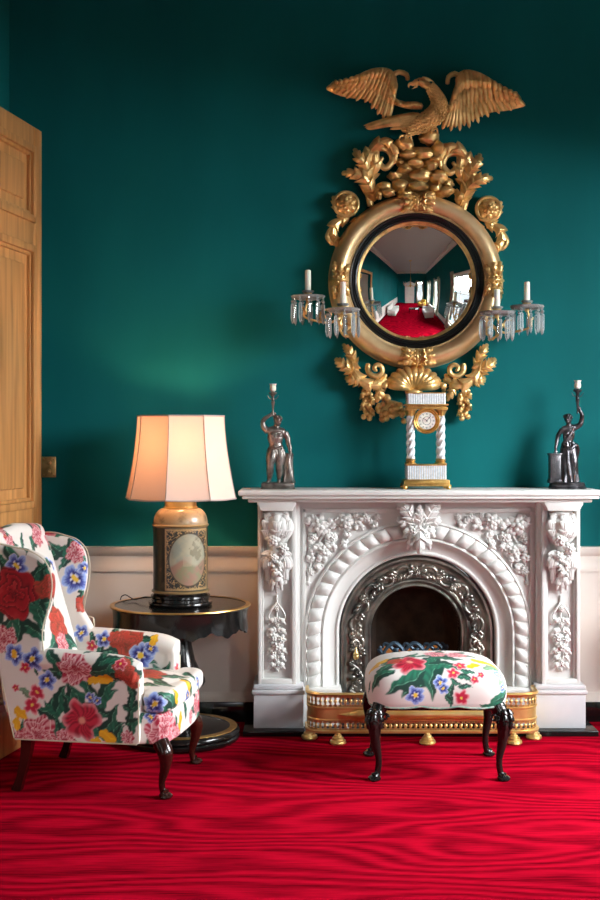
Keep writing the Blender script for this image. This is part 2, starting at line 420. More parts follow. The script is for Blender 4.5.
# ================================================================== THE ROOM
XL, XR, YR, ZC = -1.64, 2.95, -9.6, 4.9
X0 = .645
w = MB()
w.box(XL-.2, X0-.45, 0, .35, 0, ZC); w.box(X0+.45, XR+.2, 0, .35, 0, ZC); w.box(X0-.45, X0+.45, 0, .35, 1.0, ZC)
struct('wall_back', w, M['teal'])
DY0, DY1, DZ = -2.72, -1.53, 3.25
w = MB(); w.box(XL-.2, XL, DY1, 0, 0, ZC); w.box(XL-.2, XL, YR, DY0, 0, ZC); w.box(XL-.2, XL, DY0, DY1, DZ, ZC)
struct('wall_left', w, M['teal'])
w = MB()      # passage beyond the door opening
w.box(XL-1.5, XL-1.4, DY0-.5, DY1+.5, 0, 3.6); w.box(XL-1.5, XL-.2, DY0-.5, DY0-.4, 0, 3.6); w.box(XL-1.5, XL-.2, DY1+.4, DY1+.5, 0, 3.6); w.box(XL-1.5, XL-.2, DY0-.5, DY1+.5, 3.5, 3.6)
struct('wall_passage', w, M['cream'])
WIN = [(-.85, -2.75), (-4.6, -5.7), (-7.2, -8.3)]     # right-hand windows (y far, y near)
WZ0, WZ1 = .45, 3.1
w = MB(); ys = [0]+[q for p in WIN for q in p]+[YR]
for i in range(0, len(ys), 2): w.box(XR, XR+.25, ys[i+1], ys[i], 0, ZC)
for a, b in WIN: w.box(XR, XR+.25, b, a, 0, WZ0); w.box(XR, XR+.25, b, a, WZ1, ZC)
struct('wall_right', w, M['teal'])
RW = (1.45, 2.45)
w = MB(); w.box(XL-.2, RW[0], YR-.25, YR, 0, ZC); w.box(RW[1], XR+.25, YR-.25, YR, 0, ZC); w.box(RW[0], RW[1], YR-.25, YR, 0, WZ0); w.box(RW[0], RW[1], YR-.25, YR, 3.3, ZC)
struct('wall_front', w, M['teal'])
w = MB(); w.box(XL-1.5, XR+.25, YR-.25, .35, -.1, 0); struct('floor', w, M['carpet'])
w = MB(); w.box(XL-.2, XR+.25, YR-.25, .35, ZC, ZC+.1); struct('ceiling', w, M['ceiling'])
w = MB()
for (a, b, c, d) in ((XL, XR, -.22, 0), (XL, XR, YR, YR+.22), (XL, XL+.22, YR, 0), (XR-.22, XR, YR, 0)):
    w.box(a, b, c, d, ZC-.12, ZC, .03)
for (a, b, c, d) in ((XL, XR, -.1, 0), (XL, XR, YR, YR+.1), (XL, XL+.1, YR, 0), (XR-.1, XR, YR, 0)):
    w.box(a, b, c, d, ZC-.24, ZC-.12, .03)
struct('trim_1', w, M['ceil'], label='plaster cornice round the ceiling')
# dado panelling, chair rail and black marble skirting of the back wall
def dado(name, x0, x1):
    w = MB(); w.box(x0, x1, -.02, 0, .11, .86)
    w.prism([(0, .842), (-.03, .842), (-.034, .862), (-.028, .876), (-.028, .93), (-.04, .94), (-.055, .962), (-.058, .984), (0, .984)], x0, x1, axis='x')
    w.prism([(0, .11), (-.036, .11), (-.036, .135), (-.026, .15), (-.022, .165), (0, .165)], x0, x1, axis='x')
    return w
struct('trim_2', dado('a', XL, X0-.86), M['cream'], label='cream dado panelling with moulded chair rail left of the fireplace')
struct('trim_3', dado('b', X0+.86, XR), M['cream'], label='cream dado panelling with moulded chair rail right of the fireplace')
w = MB(); w.box(XL, X0-.86, -.045, 0, 0, .112, .006); w.box(X0+.86, XR, -.045, 0, 0, .112, .006)
struct('baseboard_back', w, M['blackmarble'])
w = MB(); w.box(XL, XL+.03, DY1+.12, -.06, 0, .112, .006); w.box(XL, XL+.03, YR, DY0-.12, 0, .112, .006)
struct('baseboard_left', w, M['blackmarble'])
w = MB(); w.box(XL, XL+.03, YR, DY0-.12, .112, .98, .004); w.box(XR-.03, XR, YR, -.06, .112, .44, .004)
struct('trim_4', w, M['cream'], label='cream dado along the side walls')
w = MB()
for a, b in ((DY0-.12, DY0), (DY1, DY1+.12)): w.box(XL-.0, XL+.05, a, b, 0, DZ+.12, .012)
w.box(XL, XL+.05, DY0-.12, DY1+.12, DZ, DZ+.14, .012)
struct('trim_5', w, M['pine'], label='pine door casing on the left wall')

# door leaf, hinged on the left wall and swung back almost against it
L_, H_, T_ = 1.10, 3.21, .05
hinge = Vector((XL+.005, -1.47, .015)); far = Vector((-1.432, -.44, .015)); ang = math.atan2(far.y-hinge.y, far.x-hinge.x)
door = bpy.data.objects.new('door_1', None); COL.objects.link(door); door.location = hinge; door.rotation_euler = (0, 0, ang); door['kind'] = 'structure'
door['label'] = 'tall honey pine panelled door standing open at the left'
w = MB(); st = .105
rails = [(0, .24), (1.03, 1.22), (2.58, 2.71), (3.10, H_)]
w.box(0, st, -T_, 0, 0, H_, .003); w.box(L_-st, L_, -T_, 0, 0, H_, .003)
for a, b in rails: w.box(st-.002, L_-st+.002, -T_+.001, -.001, a, b, .002)
obj('frame', w, M['pine'], door)
for (z0, z1) in ((.24, 1.03), (1.22, 2.58), (2.71, 3.10)):
    for (xa, xb) in ((st, L_-st),):
        w = MB(); w.box(xa, xb, -T_+.018, -.018, z0, z1)
        w.box(xa+.10, xb-.10, -T_+.004, -.004, z0+.10, z1-.10, .012)
        for t in range(2):
            o_ = -.006 if t == 0 else .032; wd = .038 if t == 0 else .018; dp = .008 if t == 0 else -.006
            for s in (0, 1):
                ya, yb = (-T_-dp-.006 if s else -.03, -.02 if s else .006+dp)
                if s: ya, yb = -T_-dp-.006, -T_+.03
                w.box(xa+o_, xa+o_+wd, ya, yb, z0+o_, z1-o_, .004); w.box(xb-o_-wd, xb-o_, ya, yb, z0+o_, z1-o_, .004)
                w.box(xa+o_, xb-o_, ya, yb, z0+o_, z0+o_+wd, .004); w.box(xa+o_, xb-o_, ya, yb, z1-o_-wd, z1-o_, .004)
        obj('panel', w, M['pine'], door)
w = MB(); w.lathe([(0, 0), (.028, .0), (.028, .006), (.01, .01), (.01, .03), (.024, .04), (.028, .055), (.018, .068), (0, .07)], M=Matrix.Translation((L_-.05, -T_, .90)) @ Matrix.Rotation(PI/2, 4, 'X'))
obj('handle', w, M['brass'], door, label='brass door knob')

# windows, glazing, curtains, daylight
def window(n, M4, wd, z0, z1, lab):
    r = bpy.data.objects.new('window_%d' % n, None); COL.objects.link(r); r.matrix_world = M4; r['kind'] = 'structure'; r['label'] = lab
    w = MB(); w.box(0, wd, .05, .13, z0, z0+.07); w.box(0, wd, .05, .13, z1-.07, z1); w.box(0, .06, .05, .13, z0, z1); w.box(wd-.06, wd, .05, .13, z0, z1)
    for k in range(1, 3): x = wd*k/3; w.box(x-.014, x+.014, .07, .11, z0, z1)
    for k in range(1, 6): z = z0+(z1-z0)*k/6; w.box(0, wd, .07, .11, z-(.03 if k == 3 else .014), z+(.03 if k == 3 else .014))
    w.box(-.1, 0, -.03, .02, z0-.1, z1+.12, .01); w.box(wd, wd+.1, -.03, .02, z0-.1, z1+.12, .01); w.box(-.1, wd+.1, -.03, .02, z1, z1+.12, .01); w.box(-.12, wd+.12, -.08, .05, z0-.05, z0, .01)
    obj('frame', w, M['ceil'], r); w = MB(); w.box(.05, wd-.05, .088, .092, z0+.05, z1-.05); obj('pane', w, M['pane'], r)
    return r
def curtain(M4, wd, z0, z1, lab, mir=False):
    r = obj('curtain', MB(), M['drape']) if False else None
    n, m = 60, 24; P = np.zeros((n, m, 3))
    for i in range(n):
        for j in range(m):
            t = i/(n-1); s = j/(m-1); pull = math.exp(-((s-.62)/.16)**2)*.55
            x = t*wd*(1-pull)*(1 if not mir else -1)
            P[i, j] = (x, -.10+.035*math.sin(t*38+.6*math.sin(s*3)), z1-(z1-z0)*s)
    w = MB(); w.grid(P); Q = P.copy(); Q[:, :, 1] -= .006; w.grid(Q, flip=True)
    o = obj('curtain', w, M['drape']); o.matrix_world = M4
    return tag(o, lab, 'curtain', None)
pos = ['nearest the fireplace wall', 'in the middle of the right wall', 'farthest from the fireplace']
for i, (a, b) in enumerate(WIN):
    T4 = Matrix.Translation((XR, a, 0)) @ Matrix.Rotation(-PI/2, 4, 'Z')
    window(i+1, T4, a-b, WZ0, WZ1, 'tall sash window '+pos[i])
    for s in (0, 1):
        C4 = Matrix.Translation((XR, (a if s == 0 else b), 0)) @ Matrix.Rotation(-PI/2, 4, 'Z') @ Matrix.Translation((-.1 if s == 0 else .1, 0, 0))
        curtain(C4, .34, .02, 3.35, 'pale tied-back curtain, %s side of window %s' % (('left', 'right')[s], pos[i]), mir=bool(s))
T4 = Matrix.Translation((RW[1], YR, 0)) @ Matrix.Rotation(PI, 4, 'Z')
window(4, T4, RW[1]-RW[0], WZ0, 3.3, 'tall sash window on the wall facing the fireplace')
for s in (0, 1):
    C4 = Matrix.Translation((RW[1-s], YR, 0)) @ Matrix.Rotation(PI, 4, 'Z') @ Matrix.Translation((-.1 if s == 0 else .1, 0, 0))
    curtain(C4, .30, .02, 3.5, 'pale tied-back curtain beside the far window, %s' % ('outer side', 'side by the white doorcase')[s], mir=bool(s))

def area(name, loc, rot, sx, sy, power, col, spread=PI):
    l = bpy.data.lights.new(name, 'AREA'); l.shape = 'RECTANGLE'; l.size = sx; l.size_y = sy; l.energy = power; l.color = col; l.spread = spread
    o = bpy.data.objects.new(name, l); o.location = loc; o.rotation_euler = rot; COL.objects.link(o); return o
DAY = (.93, .97, 1.0)
# open sky beyond the windows (daylight only reaches the room through the glazed openings)
area('daylight', (XR+3.6, -8.5, 4.6), (0, PI/2, 0), 4.6, 19.0, 18000, DAY)
area('daylight', (1.6, YR-3.6, 4.9), (PI/2, 0, 0), 5.0, 3.2, 2900, DAY)
wd = bpy.data.worlds.new('overcast'); bpy.context.scene.world = wd; wd.use_nodes = True
wd.node_tree.nodes['Background'].inputs[0].default_value = (.85, .93, 1, 1); wd.node_tree.nodes['Background'].inputs[1].default_value = 1.5

# light switch plate
s = at(49, 467, 0); t = thing('switch_plate', 'small ornate brass switch plate on the green wall beside the pine door', 'switch', (s.x, 0, s.z))
w = MB(); w.box(-.04, .04, -.006, 0, -.058, .058, .003)
for a in range(4):
    w.ball((.028*(1 if a % 2 else -1), -.006, .045*(1 if a > 1 else -1)), .006, 8, 6)
obj('plate', w, M['gold'], t)
for k in (-1, 1):
    w = MB(); w.lathe([(.014, 0), (.012, .006), (.005, .008), (.005, .02), (0, .022)], seg=16, M=Matrix.Translation((.0, -.006, k*.024)) @ Matrix.Rotation(PI/2, 4, 'X')); obj('toggle', w, M['gold'], t)

# ================================================================== THE CHIMNEYPIECE
FP = thing('chimneypiece', 'carved white marble chimneypiece with rope arch against green wall', 'fireplace', (X0, 0, 0))
ZS = .519
def archpts(r, zb, na=64, nl=16):
    """points (x,z) of an arched line of radius r with legs to zb, left foot to right foot"""
    p = [(-r, zb+(ZS-zb)*i/nl) for i in range(nl)]
    p += [(-r*math.cos(PI*i/na), ZS+r*math.sin(PI*i/na)) for i in range(na+1)]
    p += [(r, ZS-(ZS-zb)*(i+1)/nl) for i in range(nl)]
    return p
def arch_sweep(mb, prof, zb, na=64, nl=16, close=False):
    """prof: list of (radius, y)"""
    P = np.array([[(x, y, z) for (x, z) in archpts(r, zb, na, nl)] for (r, y) in prof])
    mb.grid(P, cu=close)
def flower(mb, c, r, n=6, layers=2, depth=.5, seed=0, seg=10):
    for l in range(layers):
        rr = r*(1-.38*l)
        for k in range(n):
            a = 2*PI*(k+.5*l)/n+seed
            M4 = Matrix.Translation((c[0]+rr*.62*math.cos(a), c[1]-r*depth*(.15+.38*l), c[2]+rr*.62*math.sin(a))) @ Matrix.Rotation(-a, 4, 'Y')
            mb.ball((0, 0, 0), (rr*.46, r*depth*.42, rr*.36), seg, 7, M=M4 @ Matrix.Rotation(.35, 4, 'Z'))
    mb.ball((c[0], c[1]-r*depth*(.2+.4*layers), c[2]), r*.22, seg, 7)
# main front slab with the arch cut in it
w = MB(); YF = -.20
inner = archpts(.60, .03); outer = []
for (x, z) in inner:
    if z <= ZS: outer.append((.66*(-1 if x < 0 else 1), z))
    else:
        dx, dz = x, z-ZS; k = min(.66/max(abs(dx), 1e-6), (1.25-ZS)/max(dz, 1e-6)); outer.append((dx*k, ZS+dz*k))
# put a point exactly at each upper corner
w.grid(np.array([[(x, YF, z) for x, z in inner], [(x, YF, z) for x, z in outer]]))
w.box(-.66, .66, -.19, -.02, 1.13, 1.251); w.box(-.66, -.58, -.19, -.02, .03, 1.2); w.box(.58, .66, -.19, -.02, .03, 1.2)
w.box(-.66, .66, YF-.004, -.1, 1.215, 1.251)
obj('front_slab', w, M['marble'], FP)
# raised panel border of the spandrels
w = MB()
for s in (-1, 1):
    x = s*.612; w.box(min(x, x+s*.02), max(x, x+s*.02), YF-.012, YF+.01, .30, 1.215, .004)
w.box(-.632, .632, YF-.012, YF+.01, 1.185, 1.21, .004)
obj('panel_border', w, M['marble'], FP)
# arch reveal: smooth concave mouldings stepping in to the iron
w = MB()
arch_sweep(w, [(.622, YF-.001), (.622, YF-.016), (.612, YF-.02), (.606, YF-.012), (.60, YF), (.535, YF+.0), (.528, YF-.012), (.520, YF-.016), (.512, YF-.012), (.508, YF+.004), (.500, YF+.012), (.488, YF+.02), (.470, YF+.028), (.452, YF+.030), (.446, YF+.024), (.438, YF+.024), (.430, YF+.032), (.428, YF+.06), (.424, -.10), (.424, -.03)], .232)
obj('arch_moulding', w, M['marble'], FP, 50)
# rope of raked lobes
w = MB(); n1, n2 = 900, 22; zb = .232
leg = ZS-zb; rm = .568; tot = 2*leg+PI*rm; P = np.zeros((n1, n2, 3)); nl = 32
for i in range(n1):
    s = tot*i/(n1-1)
    for j in range(n2):
        v = j/(n2-1); r = .531+.078*v
        if s < leg: x, z = -r, zb+s
        elif s > tot-leg: x, z = r, zb+(tot-s)
        else:
            a = (s-leg)/rm; x, z = -r*math.cos(a), ZS+r*math.sin(a)
        side = 1 if s < tot/2 else -1
        ss = s if side > 0 else tot-s
        ph = ss/tot*nl + .3*(v**1.0) 
        f = ph % 1
        h = .15+.85*math.sin(PI*f)**.5
        h *= (1-(2*v-1)**2)**.5 if 0 < v < 1 else 0
        h = h*(.75+.25*f)
        P[i, j] = (x, YF-.004-.040*h, z)
w.grid(P); obj('rope_moulding', w, M['marble'], FP, 70)
# spandrel carving
def in_spandrel(x, z, m): return math.hypot(x, z-ZS) > .622+m and abs(x) < .612-m*.5 and z < 1.185-m*.5
for s in (-1, 1):
    w = MB(); rr = random.Random(5)
    fl = [(.545, 1.12, .052), (.40, 1.135, .045), (.52, .98, .04), (.585, .865, .024), (.29, 1.155, .026), (.47, 1.05, .028), (.575, 1.05, .026), (.345, 1.17, .018), (.585, .93, .02), (.22, 1.16, .018), (.60, .80, .014)]
    for k, (x, z, r) in enumerate(fl): flower(w, (s*x, YF-.006, z), r*1.15, 6 if k % 2 else 5, 2 if r > .03 else 2, .75, k)
    for k in range(170):
        x = rr.uniform(.10, .60); z = rr.uniform(.66, 1.175)
        if not in_spandrel(x, z, .012): continue
        a = rr.uniform(0, 2*PI); l = rr.uniform(.035, .065)
        x2, z2 = x+l*math.cos(a), z+l*math.sin(a)
        if not in_spandrel(x2, z2, .006): continue
        xm, zm = (x+x2)/2+.25*l*math.sin(a), (z+z2)/2-.25*l*math.cos(a)
        w.leaf([(s*x, YF-.004, z), (s*xm, YF-.022, zm), (s*x2, YF-.006, z2)], l*.38, 3, .5, .25, .4, n=16, m=7)
    # tendrils
    for k in range(9):
        x = rr.uniform(.2, .58); z = rr.uniform(.85, 1.15)
        if not in_spandrel(x, z, .03): continue
        w.tube(spiral((s*x, z), .03, .006, rr.uniform(0, 6), 1.1, 18, YF-.008), [.007, .005], 6)
    path = [(s*.60, .80), (s*.575, .95), (s*.50, 1.08), (s*.38, 1.155), (s*.26, 1.165)]
    w.tube([p for p in spline([(x, YF-.006, z) for x, z in path], 30)], .008, 6)
    obj('spandrel_carving', w, M['marble'], FP, 60)
# keystone with acanthus
w = MB()
w.prism([(-.10, 1.25), (.10, 1.25), (.085, 1.16), (.06, 1.05), (.03, .985), (-.03, .985), (-.06, 1.05), (-.085, 1.16)], YF-.05, YF+.02, .012)
for s in (-1, 1):
    w.leaf([(s*.02, YF-.06, 1.11), (s*.045, YF-.09, 1.17), (s*.085, YF-.09, 1.225), (s*.115, YF-.06, 1.205)], .050, 6, .25, .2, .6, ridge=.22); w.leaf([(s*.03, YF-.06, 1.13), (s*.09, YF-.08, 1.14), (s*.11, YF-.06, 1.17)], .03, 4, .3, .25, .5)
    w.tube(spiral((s*.075, 1.20), .035, .008, PI/2, s*1.2, 24, YF-.07, -.02), [.014, .010], 8)
    w.leaf([(s*.01, YF-.06, 1.10), (s*.06, YF-.09, 1.09), (s*.085, YF-.07, 1.05)], .028, 3, .5, .3)
    w.leaf([(s*.01, YF-.08, 1.05), (s*.045, YF-.10, 1.03), (s*.06, YF-.07, .985)], .026, 3, .5, .3)
w.leaf([(0, YF-.06, 1.10), (0, YF-.10, 1.17), (0, YF-.11, 1.235)], .034, 5, .25, .2, ridge=.25)
w.leaf([(0, YF-.07, 1.12), (0, YF-.115, 1.04), (0, YF-.09, .965)], .045, 4, .7, .3)
flower(w, (-.03, YF-.09, 1.085), .038, 6, 2, .7); flower(w, (.03, YF-.09, 1.07), .034, 6, 2, .7, .4); flower(w, (0, YF-.09, 1.02), .034, 5, 2, .7, 1); flower(w, (-.03, YF-.075, 1.03), .022, 5, 2, .7, 1)
obj('keystone', w, M['marble'], FP, 60)
# mantel shelf
w = MB(); w.box(-.975, .975, -.385, .0, 1.284, 1.316, .010, seg=3); w.box(-.955, .955, -.375, -.001, 1.268, 1.286, .006); w.box(-.925, .925, -.345, -.001, 1.248, 1.27, .008)
obj('mantel_shelf', w, M['marble'], FP)
for s in (-1, 1):
    def bx(x0, x1, *a, **k):
        lo, hi = min(s*x0, s*x1), max(s*x0, s*x1); w.box(lo, hi, *a, **k)
    # plinth
    w = MB(); bx(.625, .895, -.315, 0, .03, .215, .004); bx(.618, .905, -.325, 0, .212, .236, .008); bx(.625, .897, -.312, 0, .236, .262, .008)
    obj('plinth', w, M['marble2'], FP)
    w = MB(); bx(.425, .628, -.275, -.03, .03, .205, .003); bx(.42, .628, -.28, -.03, .203, .234, .008); obj('inner_plinth', w, M['marble'], FP)
    # pilaster with sunk panel
    w = MB(); bx(.645, .875, -.25, 0, .26, 1.25, .003)
    bx(.665, .69, -.285, -.2, .26, 1.25, .004); bx(.852, .872, -.285, -.2, .26, 1.25, .004); bx(.667, .870, -.2845, -.2, .2615, .29, .004); bx(.69, .70, -.272, -.2, .285, 1.2, .003); bx(.842, .852, -.272, -.2, .285, 1.2, .003)
    obj('pilaster', w, M['marble'], FP)
    # console
    w = MB(); cx = s*.771
    w.prism([(cx-.104, 1.25), (cx-.104, 1.238), (cx-.094, 1.224), (cx-.086, 1.205), (cx-.084, 1.202), (cx+.084, 1.202), (cx+.086, 1.205), (cx+.094, 1.224), (cx+.104, 1.238), (cx+.104, 1.25)], -.345, -.2, .004)
    # bud of acanthus under the capital, flower cluster and leafy tail below
    w.lathe([(.02, .235), (.060, .225), (.066, .21), (.058, .197), (.076, .18), (.088, .155), (.090, .13), (.082, .10), (.066, .075), (.05, .05), (.02, .03)], (cx, -.262, .975), 72, mod=lambda a, z: 1+.07*abs(math.cos(4.5*a+PI/2))*(z < .2))
    for q in (-1, 0, 1):
        w.leaf([(cx+q*.045, -.335, 1.055), (cx+q*.058, -.362+.03*abs(q), 1.12), (cx+q*.048, -.335+.02*abs(q), 1.175), (cx+q*.05, -.345+.02*abs(q), 1.19)], .032, 4, .22, .2, .4, ridge=.2)
    P = []
    for i in range(30):
        t = i/29; z = 1.14-.36*t; wdt = .072-.045*t**1.5; dep = -.315+.02*math.sin(t*PI*1.2)+.035*t
        P.append([(cx+wdt*math.sin(a), dep*1.0-.0+(.06)*(1-math.cos(a)), z) for a in np.linspace(-PI/2, PI/2, 14)])
    w.grid(np.array(P))
    w.box(cx-.03, cx+.03, -.29, -.25, .80, 1.14, .01)
    for q in (-1, 1):
        w.leaf([(cx+q*.03, -.30, .99), (cx+q*.062, -.315, .95), (cx+q*.066, -.30, .90), (cx+q*.05, -.30, .87)], .028, 3, .22, .25, .3, ridge=.2)
        w.leaf([(cx+q*.01, -.31, .98), (cx+q*.045, -.32, .93), (cx+q*.04, -.29, .84), (cx+q*.045, -.28, .80)], .038, 4, .22, .22, .3, ridge=.2)
        w.leaf([(cx+q*.005, -.30, .88), (cx+q*.02, -.30, .82), (cx+q*.028, -.28, .765)], .022, 3, .5, .3)
    w.leaf([(cx, -.30, .93), (cx, -.32, .88), (cx, -.30, .82), (cx, -.27, .745)], .034, 6, .4, .3, .3)
    flower(w, (cx-.02, -.335, 1.05), .040, 6, 2, .7, 1); flower(w, (cx+.032, -.33, 1.0), .034, 6, 2, .7, 2); flower(w, (cx-.02, -.325, .955), .032, 6, 2, .7, 3); flower(w, (cx+.02, -.32, .91), .024, 5, 2, .7, 3); flower(w, (cx+.03, -.33, 1.075), .022, 5, 2, .7, 3)
    for k in range(7): w.ball((cx+.02*math.sin(k*2.4), -.33, .93-.012*k), .010, 8, 6)
    obj('console', w, M['marble'], FP, 60)
    # festoon drop in the panel
    w = MB(); yb = -.258
    w.tube([(cx, yb, .74), (cx, yb, .34)], .006, 6)
    for q in (-1, 1):
        w.tube(spline([(cx, yb-.006, .70), (cx+q*.028, yb-.014, .665), (cx+q*.045, yb-.008, .625), (cx+q*.02, yb-.012, .60), (cx, yb-.01, .62)], 16), .006, 6)
        for k, (z, l) in enumerate(((.60, .05), (.545, .055), (.44, .06), (.40, .05), (.36, .045))):
            w.leaf([(cx, yb, z), (cx+q*l*.5, yb-.016, z+.006), (cx+q*l, yb-.005, z-.022)], .02, 3, .5, .3, n=16, m=7)
    for (dx, z, r) in ((-.022, .515, .026), (.024, .50, .024), (0, .465, .03), (-.02, .43, .02), (.022, .425, .018), (0, .67, .018), (0, .385, .018), (0, .585, .016), (.0, .34, .013)):
        flower(w, (cx+dx, yb-.004, z), r*1.25, 5, 2, .8, z*30)
    obj('flower_drop', w, M['marble'], FP, 60)

# hearth slab
w = MB(); w.box(-.95, .95, -.38, .30, 0, .03, .004); hs = obj('hearth_slab', w, M['blackmarble']); hs.location = (X0, 0, 0)
tag(hs, 'polished black marble hearth slab under the white chimneypiece', 'hearth')

# ---------------------------------------------------------------- cast iron insert
IR = thing('fireplace_insert', 'arched cast iron fireplace insert with scroll border inside the marble arch', 'fireplace insert', (X0, 0, .03))
def dz(mb, d=-.03):
    mb.v = [(x, y, z+d) for x, y, z in mb.v]; return mb
w = MB(); arch_sweep(w, [(.422, -.03), (.422, -.150), (.415, -.160), (.404, -.160), (.398, -.150), (.392, -.140), (.386, -.137), (.378, -.135), (.30, -.120), (.292, -.128), (.283, -.128), (.278, -.118), (.268, -.108), (.262, -.112), (.254, -.112), (.250, -.104), (.247, -.05), (.247, .0)], .03)
obj('surround', dz(w), M['iron'], IR, 50)
w = MB(); yi = -.132
flower(w, (0, yi-.004, ZS+.335), .032, 8, 2, .7)
for s in (-1, 1):
    for q in range(3):
        w.leaf([(s*.01, yi, ZS+.335), (s*(.03+.012*q), yi-.02, ZS+.365-.03*q), (s*(.045+.01*q), yi-.006, ZS+.375-.042*q)], .014, 3, .6, .3, n=14, m=7)
    for k in range(6):
        a = math.radians(14+k*17.5); rc = .335
        def pp(a, r, y=yi-.008): return (s*r*math.sin(a), y, ZS+r*math.cos(a))
        sg = 1 if k % 2 == 0 else -1; st_ = math.radians(15)
        # running C scroll
        c = [pp(a-st_*.55, rc+sg*.012), pp(a-st_*.35, rc+sg*.030), pp(a, rc+sg*.033), pp(a+st_*.35, rc+sg*.015), pp(a+st_*.5, rc-sg*.012)]
        w.tube(spline(c, 18), [.006, .011, .007], 8)
        for (aa, rr2, s2) in ((a-st_*.5, rc+sg*.004, 1), (a+st_*.5, rc-sg*.003, -1)):
            q = pp(aa, rr2); w.tube([(q[0]+.016*(1-i/20)*math.cos(i*.45*s2), q[1]-.001*i*.3, q[2]+.016*(1-i/20)*math.sin(i*.45*s2)) for i in range(18)], [.007, .006], 7)
        for m_, (da, r1, r2) in enumerate(((.0, 0, -.035), (.25, .0, .04), (-.25, 0, -.03), (.45, .0, .03))):
            w.leaf([pp(a+st_*da, rc+sg*r1), pp(a+st_*(da+.2), rc+sg*r2*.6, yi-.022), pp(a+st_*(da+.5), rc+sg*r2, yi-.006)], .015, 3, .6, .3, n=14, m=7)
    for k in range(5):
        z = ZS-.03-.075*k; sg = 1 if k % 2 else -1; x = s*.335
        w.tube(spline([(x+sg*.02, yi-.006, z+.035), (x+sg*.034, yi-.01, z+.01), (x, yi-.01, z-.012), (x-sg*.02, yi-.008, z-.03)], 14), [.006, .011, .006], 8)
        w.tube(spiral((x+sg*.012, z+.028), .016, .004, 0, 1.2*sg, 14, yi-.01), .006, 7)
        w.leaf([(x, yi, z), (x-sg*.02, yi-.02, z+.01), (x-sg*.038, yi-.004, z-.006)], .016, 3, .6, .3, n=14, m=7)
        w.leaf([(x, yi, z-.01), (x+sg*.02, yi-.02, z-.024), (x+sg*.034, yi-.004, z-.038)], .014, 3, .6, .3, n=14, m=7)
obj('scroll_border', dz(w), M['iron'], IR, 60)
w = MB(); arch_sweep(w, [(.247, -.09), (.247, .12), (.20, .24), (.0, .26)], .03, 40, 8)
w.box(-.25, .25, .262, .27, .03, .8)
w.box(-.26, .26, -.1, .26, .02, .032)
obj('firebox', dz(w), M['soot'], IR)
w = MB()
w.ball((-.337, -.19, .395), (.016, .014, .02), 12, 8); w.lathe([(.012, 0), (.016, .01), (.008, .02), (.004, .04), (.0, .05)], (-.337, -.19, .40), 14); w.tube([(-.337, -.13, .395), (-.337, -.19, .395)], .006, 8)
obj('damper_knob', dz(w), M['brass'], IR, label='small brass knob')
# grate with scrolled crest
G = thing('fire_grate', 'blued iron fire grate with scrolled crest in the firebox', 'grate', (X0, .02, .03))
w = MB()
for x in (-.19, .19): w.box(x-.01, x+.01, -.01, .01, 0, .33, .003); w.box(x-.01, x+.01, .13, .15, 0, .30, .003)
for z in (.08, .15, .22, .29): w.box(-.2, .2, -.008, .008, z-.008, z+.008, .002)
for k in range(9): x = -.16+.04*k; w.box(x-.005, x+.005, 0, .15, .06, .072)
obj('basket', w, M['ebony'], G)
w = MB(); w.tube([(-.2, 0, .31), (.2, 0, .31)], .012, 8)
for k in range(3):
    cx = -.115+.115*k
    w.tube(spline([(cx-.065, -.005, .315), (cx-.045, -.012, .37), (cx, -.012, .405), (cx+.04, -.012, .38), (cx+.06, -.01, .335), (cx+.04, -.01, .325), (cx+.028, -.01, .35)], 26), [.008, .014, .007], 8)
    w.tube(spline([(cx+.065, .002, .315), (cx+.02, -.004, .345), (cx-.02, -.004, .385), (cx-.05, .0, .40), (cx-.062, 0, .375)], 20), [.007, .012, .006], 8)
    w.leaf([(cx, -.01, .33), (cx+.01, -.025, .36), (cx+.03, -.01, .385)], .02, 3, .5, .3, n=14, m=7)
w.leaf([(.15, 0, .32), (.18, -.01, .38), (.15, -.01, .41)], .02, 3)
w.leaf([(-.15, 0, .32), (-.19, -.01, .36), (-.19, -.01, .39)], .02, 3)
obj('crest', w, M['steelblue'], G)
M['ember'] = mat('glowing_coal', (.05,.02,.01), .9, col2=(.5,.2,.05), nscale=14, emit=(1,.35,.08), estr=.35)
w = MB(); rr = random.Random(4)
for k in range(44):
    w.ball((rr.uniform(-.16, .16), rr.uniform(.02, .13), .09+.26*rr.random()**.8), rr.uniform(.022, .036), 8, 6, rough=.4, seed=k)
o = obj('coals', w, M['ember'], None, 20); o.location = (X0, .02, .03); tag(o, 'heap of faintly glowing coals behind the blued iron crest', 'coals', kind='stuff')

# ---------------------------------------------------------------- brass fender
FD = thing('fender', 'pierced polished brass fender with rounded ends in front of the fireplace', 'fender', (X0, -.52, 0))
def fpath(off=0, n=10):
    W_, y0, y1, rc = .605-off, .20, 0+off, .10
    p = [(-W_, y0), (-W_, y1+rc)]
    p += [(-W_+rc*(1-math.cos(a)), y1+rc*(1-math.sin(a))) for a in np.linspace(0, PI/2, n)][1:]
    p += [(x, y1) for x in np.linspace(-W_+rc, W_-rc, 30)][1:-1]
    p += [(W_-rc*(1-math.cos(a)), y1+rc*(1-math.sin(a))) for a in np.linspace(PI/2, 0, n)]
    p += [(W_, y0)]
    return p
def fsweep(mb, prof):  # prof (off, z) closed
    mb.grid(np.array([[(x, y, z) for x, y in fpath(o)] for o, z in prof]), cu=True)
w = MB(); fsweep(w, [(-.012, .055), (-.014, .066), (-.004, .070), (.006, .070), (.006, .055)])
fsweep(w, [(-.008, .248), (-.012, .256), (-.006, .264), (.008, .264), (.008, .248)]); obj('rail', w, M['brass'], FD)
w = MB(); fsweep(w, [(0, .115), (-.005, .118), (-.005, .124), (-.001, .128), (-.001, .178), (-.005, .182), (-.005, .188), (0, .192), (.004, .192), (.004, .115)])
P_ = fpath(); 
